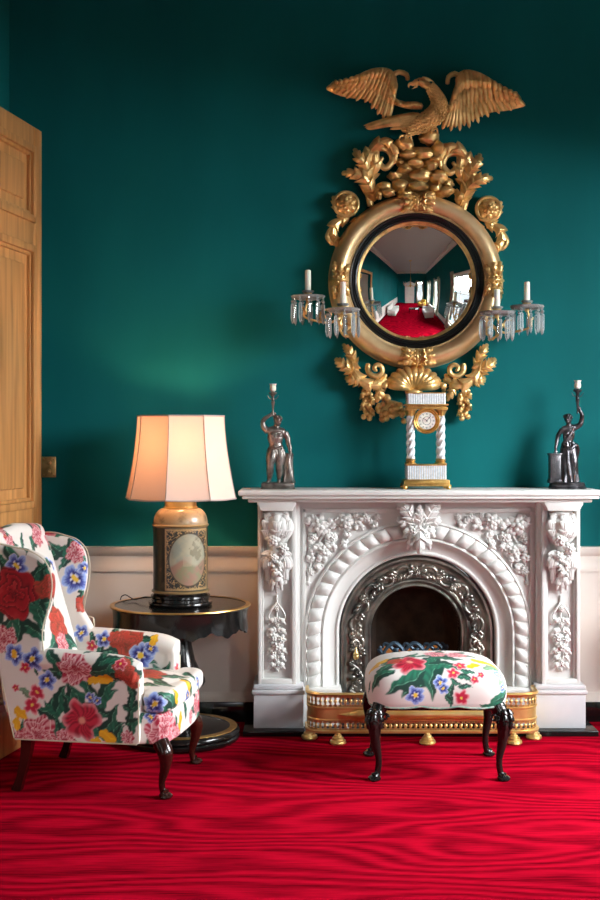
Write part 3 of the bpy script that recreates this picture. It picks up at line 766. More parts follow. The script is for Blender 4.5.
for x in (-1, 1):
    w.tube([(x*.12, -.006, .152), (x*.30, -.008, .152), (x*.34, -.012, .152), (x*.36, -.012, .152), (x*.44, -.004, .152)], [.020, .022, .026, .018, .002], 12)
w.tube([(-.12, -.006, .152), (.12, -.006, .152)], .020, 12)
obj('embossed_band', w, M['brass'], FD, 40)
def along(step, z, fn):
    p = fpath(); acc = 0; nxt = step/2
    for (a, b) in zip(p[:-1], p[1:]):
        l = math.hypot(b[0]-a[0], b[1]-a[1])
        while acc+l >= nxt:
            t = (nxt-acc)/l; fn(a[0]+(b[0]-a[0])*t, a[1]+(b[1]-a[1])*t, math.atan2(b[1]-a[1], b[0]-a[0])); nxt += step
        acc += l
w = MB()
def piece(z0, z1):
    def fn(x, y, a):
        M4 = Matrix.Translation((x, y, 0)) @ Matrix.Rotation(a, 4, 'Z'); zm = (z0+z1)/2; h = z1-z0
        w.box(-.0045, .0045, -.002, .002, z0, z1, M=M4)
        w.ball((0, 0, zm), (.010, .004, .010), 8, 6, M=M4); w.box(-.012, .012, -.002, .002, z0, z0+.010, M=M4); w.box(-.012, .012, -.002, .002, z1-.010, z1, M=M4)
    return fn
along(.0262, 0, piece(.192, .248)); obj('pierced_gallery', w, M['brass'], FD)
w = MB(); along(.0262, 0, piece(.068, .116)); obj('pierced_gallery', w, M['brass'], FD)
for fx, fy in ((-.447, -.01), (.02, -.01), (.47, -.01), (-.595, .10), (.595, .10)):
    w = MB(); w.lathe([(0, .058), (.012, .058), (.014, .05), (.02, .046), (.022, .038), (.03, .034), (.032, .024), (.04, .020), (.043, .008), (.036, 0), (0, 0)], (fx, fy, 0), 20); obj('foot', w, M['brass'], FD)
# ================================================================== CONVEX MIRROR
MC = at(417, 280, -.10)
MR = thing('convex_mirror', 'round convex mirror in carved gilt frame topped by a spread eagle', 'mirror', (MC.x, 0, MC.z))
S_ = CAMD-.1
def a1(cx, cy, y=-.04): px = 310+cx/2.609; py = 50+cy/2.609; return ((px-417)*6.8/FPX, y, (280-py)*6.8/FPX)
def a2(cx, cy, y=-.04): px = 280+cx/2.143; py = 240+cy/2.143; return ((px-417)*6.8/FPX, y, (280-py)*6.8/FPX)
RY = Matrix.Rotation(PI/2, 4, 'X')      # lathe axis to -Y
def ring(prof, seg=96):   # prof (r, depth)
    w = MB(); w.lathe(prof, seg=seg, M=RY); return w
obj('gilt_ring', ring([(.37, .0), (.49, .0), (.492, .02), (.482, .03), (.487, .04), (.484, .06), (.468, .095), (.445, .115), (.425, .118), (.405, .108), (.392, .09), (.388, .078), (.380, .078), (.374, .07), (.37, .05)]), M['gold_light'], MR, 50)
obj('ebonised_slip', ring([(.378, .03), (.378, .074), (.370, .082), (.362, .076), (.356, .082), (.350, .074), (.344, .078), (.338, .068), (.334, .066), (.334, .03)]), M['ebony'], MR, 40)
obj('gilt_fillet', ring([(.336, .03), (.336, .064), (.331, .068), (.326, .062), (.326, .03)]), M['gold'], MR)
Rc = .74; w = MB(); w.lathe([(.329*i/40, .048+math.sqrt(Rc**2-(.329*i/40)**2)-math.sqrt(Rc**2-.329**2)) for i in range(40, -1, -1)], seg=128, M=RY)
w.lathe([(.329, .048), (.329, .03), (0, .03)], seg=128, M=RY)
obj('mirror_glass', w, M['mirror'], MR, 60)
# carved straps across the ring
for k, a in enumerate((0, PI/2, PI, 3*PI/2)):
    w = MB(); Mr = Matrix.Rotation(-a, 4, 'Y')
    # in local: ring centre at (0.432,0,0) radially along x
    def arcp(r, t, y): return (r*math.cos(t), y, r*math.sin(t))
    for q in (-1, 1):
        P = np.array([[arcp(r, t, -y-.004) for t in np.linspace(q*.012, q*.06, 4)] for r, y in [(.386, .074), (.392, .092), (.405, .110), (.425, .120), (.445, .117), (.468, .097), (.484, .062), (.49, .03)]])
        w.grid(P)
        for (r0, r1) in ((.405, .392), (.43, .43), (.455, .472)):
            dep = {.405: .110, .43: .122, .455: .110}[r0]; d1 = {.392: .092, .43: .121, .472: .09}[r1]
            w.leaf([arcp(r0, q*.05, -dep), arcp((r0+r1)/2, q*.13, -dep-.018), arcp(r1, q*.205, -d1-.012), arcp(r1, q*.225, -d1-.002)], .02, 4, .6, .3, .5, n=26, m=9)
        for r0 in (.398, .42, .443, .466):
            dep = {.398: .10, .42: .118, .443: .117, .466: .10}[r0]
            w.ball(arcp(r0, q*.035, -dep-.008), .008, 8, 6)
            w.leaf([arcp(r0, q*.08, -dep-.004), arcp(r0, q*.12, -dep-.018), arcp(r0, q*.16, -dep-.004)], .009, 2, .6, .3, n=12, m=5)
    w.tube([arcp(r, 0, -y-.006) for r, y in [(.386, .076), (.405, .110), (.425, .120), (.445, .117), (.468, .097), (.484, .06)]], .009, 8)
    w2 = MB(); w2.merge(w, Mr); obj('acanthus_strap', w2, M['gold'], MR, 60)
# scrolling foliage, upper
def fol(name, w, parent=None): return obj(name, w, M['gold'], parent or MR, 60)
for s in (0, 1):
    def q(cx, cy, y=-.04):
        p = a1(cx, cy, y)
        return p if s == 0 else (-p[0]+.012, p[1], p[2]-.028)
    w = MB()
    w.tube(spline([q(160, 400, -.03), q(148, 340, -.05), q(150, 290, -.06), q(175, 255, -.07), q(205, 258, -.07), q(216, 285, -.07), q(198, 305, -.07), q(183, 292, -.075), q(190, 278, -.08)], 50), [.020, .018, .020, .018, .010], 10)
    w.leaf([q(165, 395), q(146, 330, -.07), q(155, 270, -.09), q(190, 240, -.11), q(222, 262, -.10), q(222, 296, -.08)], 0.0435, 7, .45, .3, .6, n=60)
    w.leaf([q(170, 390), q(150, 345, -.08), q(115, 322, -.09), q(82, 316, -.05)], 0.0522, 6, .45, .3, .6)
    w.leaf([q(155, 360), q(148, 310, -.08), q(128, 280, -.10), q(116, 250, -.05)], 0.0493, 6, .45, .3, .6)
    w.leaf([q(160, 340), q(172, 300, -.08), q(168, 262, -.09), q(178, 238, -.05)], 0.0377, 5, .45, .3, .6)
    w.leaf([q(172, 388), q(176, 360, -.07), q(190, 345, -.05)], 0.0261, 4, .45, .3, .6)
    w.leaf([q(120, 425), q(75, 405, -.05), q(60, 375, -.04)], 0.0377, 5, .45, .3, .6)
    w.leaf([q(105, 430), q(70, 450, -.06), q(60, 480, -.05), q(72, 498, -.05), q(50, 500, -.03)], 0.0435, 6, .45, .3, .6)
    w.tube(spline([q(95, 440, -.03), q(64, 455, -.05), q(46, 482, -.05), q(58, 500, -.05), q(68, 488, -.05)], 24), [.016, .014, .009], 8)
    w.leaf([q(125, 430), q(112, 460, -.05), q(90, 480, -.03)], 0.0319, 4, .45, .3, .6)
    fol('foliate_scroll', w)
    w = MB(); c = q(95, 398, -.05); flower(w, c, .060, 7, 3, .8, .3, 12); w.tube([(c[0]+.066*math.cos(a), c[1]-.004, c[2]+.066*math.sin(a)) for a in np.linspace(0, 2*PI, 40)[:-1]], .011, 8, closed=True); w.ball((c[0], c[1]+.02, c[2]), (.058, .02, .058)); fol('rosette', w)
# rockwork under the eagle
w = MB(); rr = random.Random(11)
rocks = [(250, 243, 30, 17), (312, 225, 28, 20), (340, 258, 24, 20), (300, 268, 30, 14), (258, 270, 26, 13), (275, 293, 26, 13), (315, 300, 22, 16), (248, 308, 22, 13), (290, 325, 32, 18), (338, 330, 26, 18), (222, 325, 20, 12), (235, 350, 24, 17), (195, 352, 20, 14), (285, 353, 28, 14), (330, 358, 20, 13), (362, 345, 18, 14), (358, 366, 22, 14), (205, 372, 20, 12), (180, 378, 10, 12), (392, 380, 14, 12), (250, 373, 24, 10), (312, 372, 24, 10), (330, 283, 20, 10), (236, 290, 12, 10), (345, 372, 20, 10)]
for k, (cx, cy, rx, rz) in enumerate(rocks):
    c = a1(cx, cy, -.055-.03*rr.random()); w.ball(c, (rx/2.609/180*.90, .045, rz/2.609/180*.98), 18, 12, rough=.38, seed=k)
w.box(a1(240, 0)[0], a1(335, 0)[0], -.03, -.0, a1(0, 380)[2], a1(0, 245)[2])
obj('rockwork', w, M['gold'], MR, 60)
# eagle
EG = MB()
EG.tube(spline([a1(262, 100, -.17), a1(275, 93, -.17)], 3), [.010, .020], 10)
body = spline([a1(288, 97, -.17), a1(306, 104, -.165), a1(322, 122, -.155), a1(333, 146, -.14), a1(325, 172, -.13), a1(296, 192, -.12), a1(266, 205, -.11), a1(240, 208, -.10)], 40)
EG.tube(body, [.019, .022, .030, .042, .048, .042, .030, .014], 16)
EG.tube(spline([a1(272, 98, -.172), a1(258, 98, -.174), a1(254, 104, -.174), a1(257, 110, -.172)], 10), [.012, .010, .006, .002], 8)
EG.tube([a1(276, 104, -.172), a1(262, 112, -.172)], [.008, .002], 8)
EG.ball(a1(284, 93, -.178), (.029, .021, .022), 12, 8); EG.tube(spline([a1(290, 84, -.172), a1(305, 86, -.17), a1(322, 92, -.16)], 8), [.012, .010, .002], 8)
eagle = fused('eagle', EG, M['gold'], MR, .004, 3)
w = MB()
for cx, cy in ((250, 232), (318, 214)):
    w.tube(spline([a1(cx+22, cy-38, -.12), a1(cx+8, cy-18, -.12), a1(cx+3, cy-2, -.12)], 8), [.022, .014, .009], 10)
    for d in (-14, -2, 10): w.tube(spline([a1(cx+3, cy-4, -.12), a1(cx+d, cy-4, -.14), a1(cx+d*1.4, cy+7, -.135)], 8), [.008, .007, .003], 8)
fol('talons', w, eagle)
w = MB(); w.ball(a1(279, 92, -.196), .0045, 8, 6); obj('eye', w, M['ebony'], eagle)
w = MB()   # neck and breast feathers
rr = random.Random(2)
for i in range(6, 36):
    p = body[i]; rad = np.interp(i/39, np.linspace(0, 1, 8), [.019, .022, .030, .042, .048, .042, .030, .014])
    t = (body[min(i+2, 39)]-body[i-2]).normalized(); sd = t.cross(Vector((0, 1, 0)))
    for a in np.linspace(-1.25, 1.25, 6):
        a += .2*(i % 2)
        b = p+sd*math.sin(a)*rad*1.0+Vector((0, -1, 0))*math.cos(a)*rad*.97
        nn = (sd*math.sin(a)+Vector((0, -1, 0))*math.cos(a))
        w.leaf([b, b+t*.012+nn*.006, b+t*.026+nn*.002], .0085, 0, .5, .3, .2, n=7, m=5)
fol('breast_feathers', w, eagle)
w = MB()
for k in range(8):
    u = k/7; x1_, y1_ = 140+22*u, 196+30*u*(1.2-u)
    w.leaf([a1(282-8*u, 168+30*u, -.10-.012*(k % 2)), a1((282+x1_)/2, (170+y1_)/2+6*u, -.115-.012*(k % 2)), a1(x1_, y1_, -.09)], .020, 0, .35, .3, .2, tip=.5, n=22, m=7)
for k in range(5):
    u = k/4; w.leaf([a1(290, 172+20*u, -.12), a1(250, 178+24*u, -.13), a1(208, 184+24*u, -.11)], .018, 0, .35, .3, .2, n=16, m=7)
fol('tail', w, eagle)
def wing(Lp, Ep, inner):
    w = MB(); n = 17
    L = spline([a1(*p, -.13) for p in Lp], n); E = spline([a1(*p, -.10) for p in Ep], n)
    for row, (k0, k1, wd, yo) in enumerate(((.25, 1., .016, 0), (.08, .68, .0155, -.020), (.0, .40, .015, -.038))):
        for i in range(n):
            Ls = spline(L, 60)[int(59*min(1, (i/(n-1))*(.72 if row == 0 else .86)))]; a, b = Ls.lerp(E[i], k0), Ls.lerp(E[i], k1 if not i % 2 else k1*.93)
            mdl = a.lerp(b, .5)+Vector((0, yo-.012, 0)); a = a+Vector((0, yo, 0)); b = b+Vector((0, yo*.6, 0))
            w.leaf([a, mdl, b], wd, 0, .62, .3, .15, tip=.35, n=16, m=9, ridge=.0, bias=.9)
    P = np.array([[tuple(L[i].lerp(E[i], t)+Vector((0, .008, 0))) for t in np.linspace(0, .85, 6)] for i in range(n)])
    w.grid(P); Q = P.copy(); Q[:, :, 1] += .02; w.grid(Q, flip=True)
    w.tube(L, [.012, .014, .015, .010, .005], 10)
    w.tube(spline([a1(*p, -.13) for p in inner], 16), [.012, .015, .015, .016, .018, .018], 10)
    for k in range(4, 10):
        c = spline([a1(*p, -.145) for p in inner], 10)[k]; e2 = Vector(a1(Ep[0][0], Ep[0][1]-40, -.12))
        w.leaf([c, c.lerp(e2, .28)+Vector((0, -.015, 0)), c.lerp(e2, .55)], .016, 0, .45, .25, n=12, m=7)
    fol('wing', w, eagle)
wing([(222, 92), (215, 68), (195, 57), (160, 60), (120, 76), (75, 92), (50, 99)], [(205, 182), (185, 178), (165, 160), (142, 138), (112, 132), (76, 120), (42, 101)], [(254, 82), (250, 68), (228, 62), (212, 78), (208, 108), (220, 138), (262, 150), (290, 150)])
wing([(384, 100), (384, 76), (404, 62), (440, 70), (480, 92), (520, 118), (548, 138)], [(345, 208), (375, 213), (408, 208), (440, 192), (475, 172), (515, 162), (562, 146)], [(357, 92), (360, 74), (378, 66), (392, 82), (394, 115), (378, 145), (352, 160), (332, 150)])
# lower carving
w = MB()
for k in range(11):
    a = math.radians(-78+156*k/10); c0 = a2(288, 322, -.05); l = .150*(.80+.2*math.cos(a))+.015
    ex = (c0[0]+l*math.sin(a)*1.12, -.055, c0[2]+l*math.cos(a)*.78+.012)
    mx = ((c0[0]+ex[0])/2, -.105, (c0[2]+ex[2])/2+.006)
    w.leaf([c0, mx, ex], .028, 0, .7, .4, .1, tip=.45, bias=1.6, n=24, m=9, ridge=0)
w.leaf([a2(250, 300), a2(225, 312, -.08), a2(222, 328, -.04)], .025, 3); w.leaf([a2(325, 300), a2(350, 312, -.08), a2(353, 328, -.04)], .025, 3)
w.ball(a2(288, 325, -.06), (.05, .03, .022)); fol('shell', w)
for s in (0, 1):
    def q(cx, cy, y=-.04):
        p = a2(cx, cy, y); return p if s == 0 else (-p[0]-.006, p[1], p[2])
    w = MB(); c = q(208, 276)
    sg = 1 if s == 0 else -1
    w.tube([(c[0]+sg*(.052*(1-i/42))*math.cos(2.6+i*.22), -.06-.0008*i, c[2]+(.052*(1-i/42))*math.sin(2.6+i*.22)) for i in range(38)], [.017, .014, .010], 10)
    w.tube(spline([q(196, 302, -.05), q(178, 300, -.06), q(162, 280, -.06), q(150, 250, -.05), q(140, 225, -.03)], 24), [.018, .018, .012], 10)
    w.leaf([q(150, 250, -.05), q(165, 290, -.09), q(195, 310, -.09), q(222, 300, -.06), q(228, 285, -.05)], 0.0448, 6, .45, .3, .6)
    w.leaf([q(172, 288), q(140, 270, -.09), q(118, 252, -.04)], 0.0476, 6, .45, .3, .6)
    w.leaf([q(182, 300), q(158, 300, -.09), q(140, 294, -.04)], 0.0420, 5, .45, .3, .6)
    w.leaf([q(165, 270), q(150, 240, -.08), q(135, 220, -.03)], 0.0364, 5, .45, .3, .6)
    w.leaf([q(205, 305), q(215, 325, -.07), q(225, 345, -.04)], 0.0336, 4, .45, .3, .6)
    w.leaf([q(190, 305), q(186, 322, -.07), q(190, 340, -.04)], 0.0308, 4, .45, .3, .6)
    fol('lower_scroll', w)
    w = MB(); rr = random.Random(3)
    for k in range(17):
        t = k/16; x = 188+(16-6*t)*math.sin(k*2.4)*.75; y = 328+54*t
        c = q(x, y, -.05-.012*rr.random()); w.ball(c, .0155*rr.uniform(.8, 1.1), 10, 8)
    for k in range(4): w.leaf([q(188, 325+12*k), q(178+20*(k % 2), 330+12*k, -.085), q(172+32*(k % 2), 342+12*k, -.05)], .016, 3)
    w.ball(q(188, 352, -.03), (.03, .02, .06)); fol('fruit_drop', w)
w = MB(); rr = random.Random(8)
for k in range(30):
    c = (238+34*rr.uniform(-1, 1)*.9, 358+30*rr.uniform(-1, 1)); c = (c[0], max(335, min(392, c[1]+.35*(c[0]-225))))
    w.ball(a2(*c, -.05-.02*rr.random()), .017*rr.uniform(.8, 1.15), 10, 8); 
w.ball(a2(240, 362, -.03), (.07, .02, .05)); fol('grape_cluster', w)

# candle arms with drip pans and drops (parts of the mirror), candles are their own
def px2(px, py, y): p = at(px, py, y); return Vector((p.x-MC.x, y, p.z-MC.z))
pr = MB(); pr.lathe([(0, 0), (.0035, -.002), (.0035, -.012), (0, -.014)], seg=6); pr.ball((0, 0, -.024), .0085, 8, 6); pr.lathe([(0, -.032), (.0085, -.042), (.0095, -.118), (.006, -.136), (0, -.150)], seg=6)
PR0 = None
CANDLES = []
for (px, py, y, sx) in ((308, 299, -.20, -1), (343, 312, -.30, -1), (527, 309, -.22, 1), (497, 315, -.31, 1)):
    e = px2(px, py, y); w = MB()
    root_p = Vector((sx*.40, -.10, e.z-.06)) if abs(e.x) > .5 else Vector((sx*.36, -.11, e.z-.05))
    lowx = e.x-sx*.02
    w.tube(spline([root_p, root_p+Vector((sx*.04, -.05, -.045)), Vector(((root_p.x+e.x)/2, (root_p.y+y)/2, e.z-.125)), Vector((e.x+sx*.015, y, e.z-.10)), Vector((e.x+sx*.012, y, e.z-.05)), Vector((e.x, y, e.z))], 36), [.007, .0065, .006, .006], 8)
    cc = Vector(((root_p.x+e.x)/2, (root_p.y+y)/2-.01, e.z-.085))
    w.tube([(cc.x+sx*.043*(1-i/48)*math.cos(-1.3+i*.2), cc.y, cc.z+.043*(1-i/48)*math.sin(-1.3+i*.2)) for i in range(38)], [.006, .005], 8)
    w.leaf([(e.x+sx*.01, y-.005, e.z-.09), (e.x+sx*.02, y-.02, e.z-.06), (e.x+sx*.035, y-.005, e.z-.045)], .012, 3, n=12, m=5)
    w.lathe([(0, -.02), (.010, -.016), (.014, 0), (.012, .012), (.021, .02), (.022, .035), (.0175, .036), (0, .036)], (e.x, y, e.z), 16)
    arm = obj('candle_arm', w, M['gold'], MR, 50)
    w = MB(); w.lathe([(.012, .004), (.05, .002), (.082, .010), (.090, .018), (.092, .014), (.084, .004), (.05, -.004), (.012, -.002)], (e.x, y, e.z), 36, mod=lambda a, z: 1+.03*math.cos(12*a))
    w.lathe([(.023, .03), (.028, .034), (.034, .042), (.030, .046), (.023, .036)], (e.x, y, e.z), 20)
    obj('drip_pan', w, M['crystal'], arm)
    for k in range(11):
        a = 2*PI*k/11+.2; c = Vector((e.x+.086*math.cos(a), y+.086*math.sin(a), e.z+.012-(.0 if k % 2 else .004)))
        if PR0 is None:
            o = PR0 = obj('crystal_drop', pr, M['crystal'], arm, 10)
        else:
            o = PR0.copy(); COL.objects.link(o); o.parent = arm
        o.location = c; o.rotation_euler = (0, 0, a)
    CANDLES.append(Vector((MC.x+e.x, y, MC.z+e.z+.0365)))
labs = ['ivory candle on the outer left arm of the gilt mirror', 'ivory candle on the inner left arm, overlapping the gilt ring', 'ivory candle on the outer right arm of the gilt mirror', 'ivory candle on the inner right arm, overlapping the gilt ring']
for c, l, h in zip(CANDLES, labs, (.122, .127, .112, .102)):
    t = thing('candle', l, 'candle', c, 0, 'candles on the mirror arms')
    w = MB(); w.lathe([(0, 0), (.0165, 0), (.0160, h-.004), (.013, h), (.003, h-.003), (0, h-.003)], seg=20); obj('wax', w, M['candle'], t)
    w = MB(); w.tube([(0, 0, h-.004), (.001, 0, h+.008)], .0012, 6); obj('wick', w, M['wire'], t)

# ================================================================== THINGS ON THE MANTEL SHELF
SH = 1.3162
def hand(mb, p, d, r=.012, out=(1, 0, 0), curl=.6):
    """small hand: palm, four fingers and a thumb"""
    p = Vector(p); d = Vector(d).normalized(); o = Vector(out); o = (o-d*o.dot(d)).normalized(); n = d.cross(o)
    mb.tube([p, p+d*r*1.2], [r*.75, r*.85], 8, sq=.6, up=n)
    for k, (f, l) in enumerate(((-.75, .9), (-.25, 1.1), (.25, 1.2), (.75, 1.05))):
        b = p+d*r*1.2+o*f*r*.8
        mb.tube(spline([b, b+d*r*.5*l+n*r*.1, b+d*r*.8*l+n*r*curl*.7], 5), [r*.2, r*.16], 6)
    b = p+d*r*.4+o*r*.7; mb.tube([b, b+(d+o)*r*.5+n*r*.3], [r*.24, r*.18], 6)
def face(mb, c, k, look):
    """head with features; k = head half-height; look = facing angle about z (0 = -Y)"""
    Mz = Matrix.Translation(c) @ Matrix.Rotation(look, 4, 'Z')
    mb.ball((0, 0, 0), (.76*k, .86*k, k), 18, 14, M=Mz); mb.ball((0, -.30*k, -.45*k), (.52*k, .52*k, .5*k), 14, 10, M=Mz)
    mb.tube([(0, -.84*k, .12*k), (0, -1.02*k, -.18*k), (0, -.84*k, -.26*k)], [.09*k, .15*k, .10*k], 8, M=Mz)
    for s in (-1, 1):
        mb.ball((s*.30*k, -.74*k, .05*k), (.15*k, .1*k, .08*k), 8, 6, M=Mz); mb.ball((s*.30*k, -.78*k, .2*k), (.2*k, .1*k, .05*k), 8, 6, M=Mz)
        mb.ball((s*.78*k, 0, -.02*k), (.08*k, .14*k, .22*k), 8, 6, M=Mz)
    mb.tube([(-.2*k, -.80*k, -.48*k), (0, -.88*k, -.46*k), (.2*k, -.80*k, -.48*k)], [.03*k, .08*k, .03*k], 6, M=Mz)
def statue(lab, loc, male, rz=0):
    t = thing('torch_bearer', lab, 'statue', loc, rz)
    m = M['bronze'] if male else M['bronze_dark']; K = .335
    w = MB()
    def V(*p): return [Vector(q)*K for q in p]
    def T(pts, r, **k): w.tube(spline(V(*pts), max(8, 4*len(pts))), [q*K*(1.28 if male else 1.12) for q in r], 12, **k)
    if male:
        T([(0, 0, .50), (-.005, 0, .60), (-.01, 0, .68), (-.01, 0, .77)], [.088, .075, .098, .085], up=(0, 1, 0), sq=.72)
        T([(-.12, 0, .79), (0, 0, .795), (.12, 0, .77)], [.045, .06, .045])
        for s in (-1, 1): w.ball(Vector((s*.048-.005, -.055, .725))*K, (.05*K, .03*K, .035*K))
        for s in (-1, 1):
            for z in (.565, .60, .635): w.ball(Vector((s*.022, -.062, z))*K, (.022*K, .014*K, .016*K), 10, 8)
        T([(0, 0, .80), (.012, -.012, .89)], [.040, .034]); face(w, Vector((.025, -.035, .945))*K, .072*K, .75)
        T([(-.045, 0, .50), (-.07, -.05, .38), (-.085, -.07, .285), (-.09, -.03, .17), (-.10, -.0, .05)], [.072, .066, .043, .044, .024])
        T([(.045, 0, .50), (.055, -.01, .38), (.05, -.025, .28), (.055, .0, .16), (.05, .01, .05)], [.072, .066, .043, .044, .024])
        T([(-.10, .01, .04), (-.115, -.05, .022), (-.13, -.10, .016)], [.026, .026, .012]); T([(.05, .02, .04), (.045, -.05, .022), (.04, -.10, .016)], [.026, .026, .012])
        T([(-.125, 0, .785), (-.185, -.01, .85), (-.205, -.02, .925)], [.042, .034, .028]); T([(-.205, -.02, .925), (-.16, -.03, .985), (-.08, -.04, 1.035)], [.029, .026, .018]); hand(w, Vector((-.08, -.04, 1.035))*K, (1, .0, .15), .038*K, (0, 0, 1), .9)
        T([(.13, 0, .765), (.175, .02, .68), (.19, .01, .60)], [.042, .036, .030]); T([(.19, .01, .60), (.21, -.01, .53), (.215, -.02, .47)], [.031, .027, .019]); hand(w, Vector((.215, -.02, .47))*K, (.15, -.1, -1), .032*K, (1, 0, 0), .5)
    else:
        T([(0, 0, .50), (.0, 0, .61), (.01, 0, .68), (.02, 0, .77)], [.088, .062, .078, .07], up=(0, 1, 0), sq=.78)
        T([(-.08, 0, .775), (.02, 0, .79), (.11, 0, .80)], [.038, .048, .038])
        for s in (-1, 1): w.ball(Vector((s*.038+.015, -.055, .715))*K, (.034*K, .034*K, .034*K))
        T([(.02, 0, .80), (.01, -.008, .86)], [.036, .032]); face(w, Vector((.0, -.018, .915))*K, .062*K, -.45)
        T([(.11, 0, .80), (.17, -.02, .845), (.19, -.03, .91)], [.038, .034, .028]); T([(.19, -.03, .91), (.19, -.05, .98), (.155, -.055, 1.05)], [.029, .027, .019]); hand(w, Vector((.155, -.055, 1.05))*K, (-.4, -.1, 1), .03*K, (1, 0, 0), .9)
        T([(-.085, 0, .77), (-.14, .01, .68), (-.16, 0, .60)], [.034, .030, .025]); T([(-.16, 0, .60), (-.18, -.03, .53), (-.185, -.04, .475)], [.026, .022, .016]); hand(w, Vector((-.185, -.04, .475))*K, (-.1, -.2, -1), .03*K, (1, 0, 0), .5)
        T([(-.035, 0, .50), (-.04, -.01, .3), (-.04, 0, .05)], [.07, .05, .025]); T([(.045, 0, .50), (.075, -.05, .28), (.06, 0, .05)], [.07, .05, .025])
        T([(.06, .02, .04), (.07, -.06, .02), (.075, -.10, .016)], [.024, .024, .012]); T([(-.04, .02, .04), (-.05, -.06, .02), (-.055, -.10, .016)], [.024, .024, .012])
    body = fused('figure', w, m, t, .0022, 2)
    # hair
    w = MB(); hc = (Vector((.025, -.025, .965)) if male else Vector((.0, .005, .935)))*K; rr = random.Random(1)
    for k in range(26):
        a = rr.uniform(0, 2*PI); e = rr.uniform(-.1, 1.4); r_ = .066*K if male else .062*K
        if math.sin(a) < -.3 and e < .7: continue
        w.ball((hc.x+r_*math.cos(a)*math.cos(e)*.9, hc.y+r_*math.sin(a)*math.cos(e), hc.z+r_*math.sin(e)*.75), .022*K, 8, 6)
    if not male: w.ball((hc.x, hc.y+.075*K, hc.z-.01*K), .038*K, 10, 8)
    obj('hair', w, m, body)
    # drapery
    w = MB()
    if male:
        w.lathe([(.098*K, .56*K), (.105*K, .52*K), (.11*K, .46*K), (.115*K, .40*K), (.108*K, .37*K), (.10*K, .40*K), (.09*K, .5*K), (.09*K, .56*K)], (0, .0, 0), 60, mod=lambda a, z: (1+.10*math.sin(9*a+z*60)+.05*math.sin(17*a))*(1-.18*abs(math.sin(a))))
        w.tube(spline(V((-.09, -.05, .55), (0, -.09, .53), (.10, -.03, .56)), 12), [.016*K, .022*K, .016*K], 8)
        w.tube(spline(V((.09, -.04, .55), (.12, -.04, .42), (.11, -.02, .28)), 12), [.02*K, .03*K, .012*K], 8)
    else:
        w.lathe([(.075*K, .60*K), (.10*K, .54*K), (.12*K, .42*K), (.125*K, .28*K), (.135*K, .12*K), (.155*K, .02*K), (.13*K, .02*K), (.08*K, .4*K), (.07*K, .58*K)], (.01*K, 0, 0), 72, mod=lambda a, z: (1+.09*math.sin(11*a+z*30)+.05*math.sin(19*a-z*50))*(1-.2*abs(math.sin(a))))
        w.tube(spline(V((.07, -.05, .80), (0, -.08, .68), (-.06, -.07, .60), (-.09, -.02, .56)), 14), [.014*K, .02*K, .02*K, .014*K], 8)
        w.tube(spline(V((-.08, -.06, .56), (.0, -.11, .50), (.10, -.07, .55), (.14, -.03, .48), (.13, -.02, .36)), 16), [.014*K, .026*K, .024*K, .024*K, .012*K], 8)
    obj('drapery', w, m, t)
    w = MB(); sx = .185 if male else -.19; hh = .44 if male else .43
    if male: w.lathe([(0, 0), (.105*K, 0), (.085*K, .06*K), (.072*K, .2*K), (.07*K, .36*K), (.08*K, hh*K), (.05*K, (hh+.015)*K), (0, (hh+.01)*K)], (sx*K, .02*K, 0), 26, mod=lambda a, z: 1+.12*math.sin(5*a+z*25)+.07*math.sin(11*a))
    else:
        w.box((sx-.075)*K, (sx+.075)*K, -.06*K, .10*K, .03*K, (hh-.03)*K, .006*K); w.box((sx-.09)*K, (sx+.09)*K, -.075*K, .115*K, (hh-.03)*K, hh*K, .006*K); w.box((sx-.09)*K, (sx+.09)*K, -.075*K, .115*K, 0, .05*K, .006*K)
    obj('tree_stump' if male else 'pedestal', w, m, t)
    w = MB()
    if male: w.box(-.22*K, .28*K, -.16*K, .15*K, -.085*K, .004, .008); w.box(-.23*K, .29*K, -.17*K, .16*K, -.085*K, -.07*K, .002)
    else: w.lathe([(0, -.085*K), (.27*K, -.085*K), (.275*K, -.06*K), (.25*K, -.045*K), (.255*K, -.02*K), (.235*K, .004), (0, .004)], (-.01*K, 0, 0), 40)
    obj('base', w, m, t)
    w = MB(); tx, ty = ((-.045, -.05) if male else (.125, -.06)); z0 = 1.03 if male else 1.0
    w.lathe([(0, z0*K), (.012*K, z0*K), (.014*K, (z0+.1)*K), (.022*K, (z0+.16)*K), (.03*K, (z0+.2)*K), (.02*K, (z0+.22)*K), (.016*K, (z0+.27)*K), (.03*K, (z0+.30)*K), (.06*K, (z0+.33)*K), (.062*K, (z0+.345)*K), (.02*K, (z0+.345)*K), (.03*K, (z0+.37)*K), (.0, (z0+.37)*K)], (tx*K, ty*K, 0), 20)
    for s in (0, PI/2, PI, 3*PI/2):
        c, s2 = math.cos(s), math.sin(s)
        w.tube(spline([Vector(((tx)*K, ty*K, (z0+.24)*K)), Vector(((tx+.05*c)*K, (ty+.05*s2)*K, (z0+.25)*K)), Vector(((tx+.085*c)*K, (ty+.085*s2)*K, (z0+.30)*K))], 8), [.008*K, .006*K], 6)
    to = obj('torch', w, m, t)
    w = MB(); z1 = (z0+.355)*K
    w.lathe([(.025*K, z1), (.045*K, z1+.02*K), (.048*K, z1+.06*K), (.04*K, z1+.09*K), (.055*K, z1+.12*K), (.05*K, z1+.12*K), (.034*K, z1+.09*K), (.042*K, z1+.06*K), (.02*K, z1+.01*K)], (tx*K, ty*K, 0), 24, mod=lambda a, z: 1+.10*math.sin(6*a)*(z > z1+.07*K))
    obj('glass_shade', w, M['frost'], to, label='small frosted glass flame shade')
    t.scale = (1.08,)*3 if male else (1.14,)*3
    return t
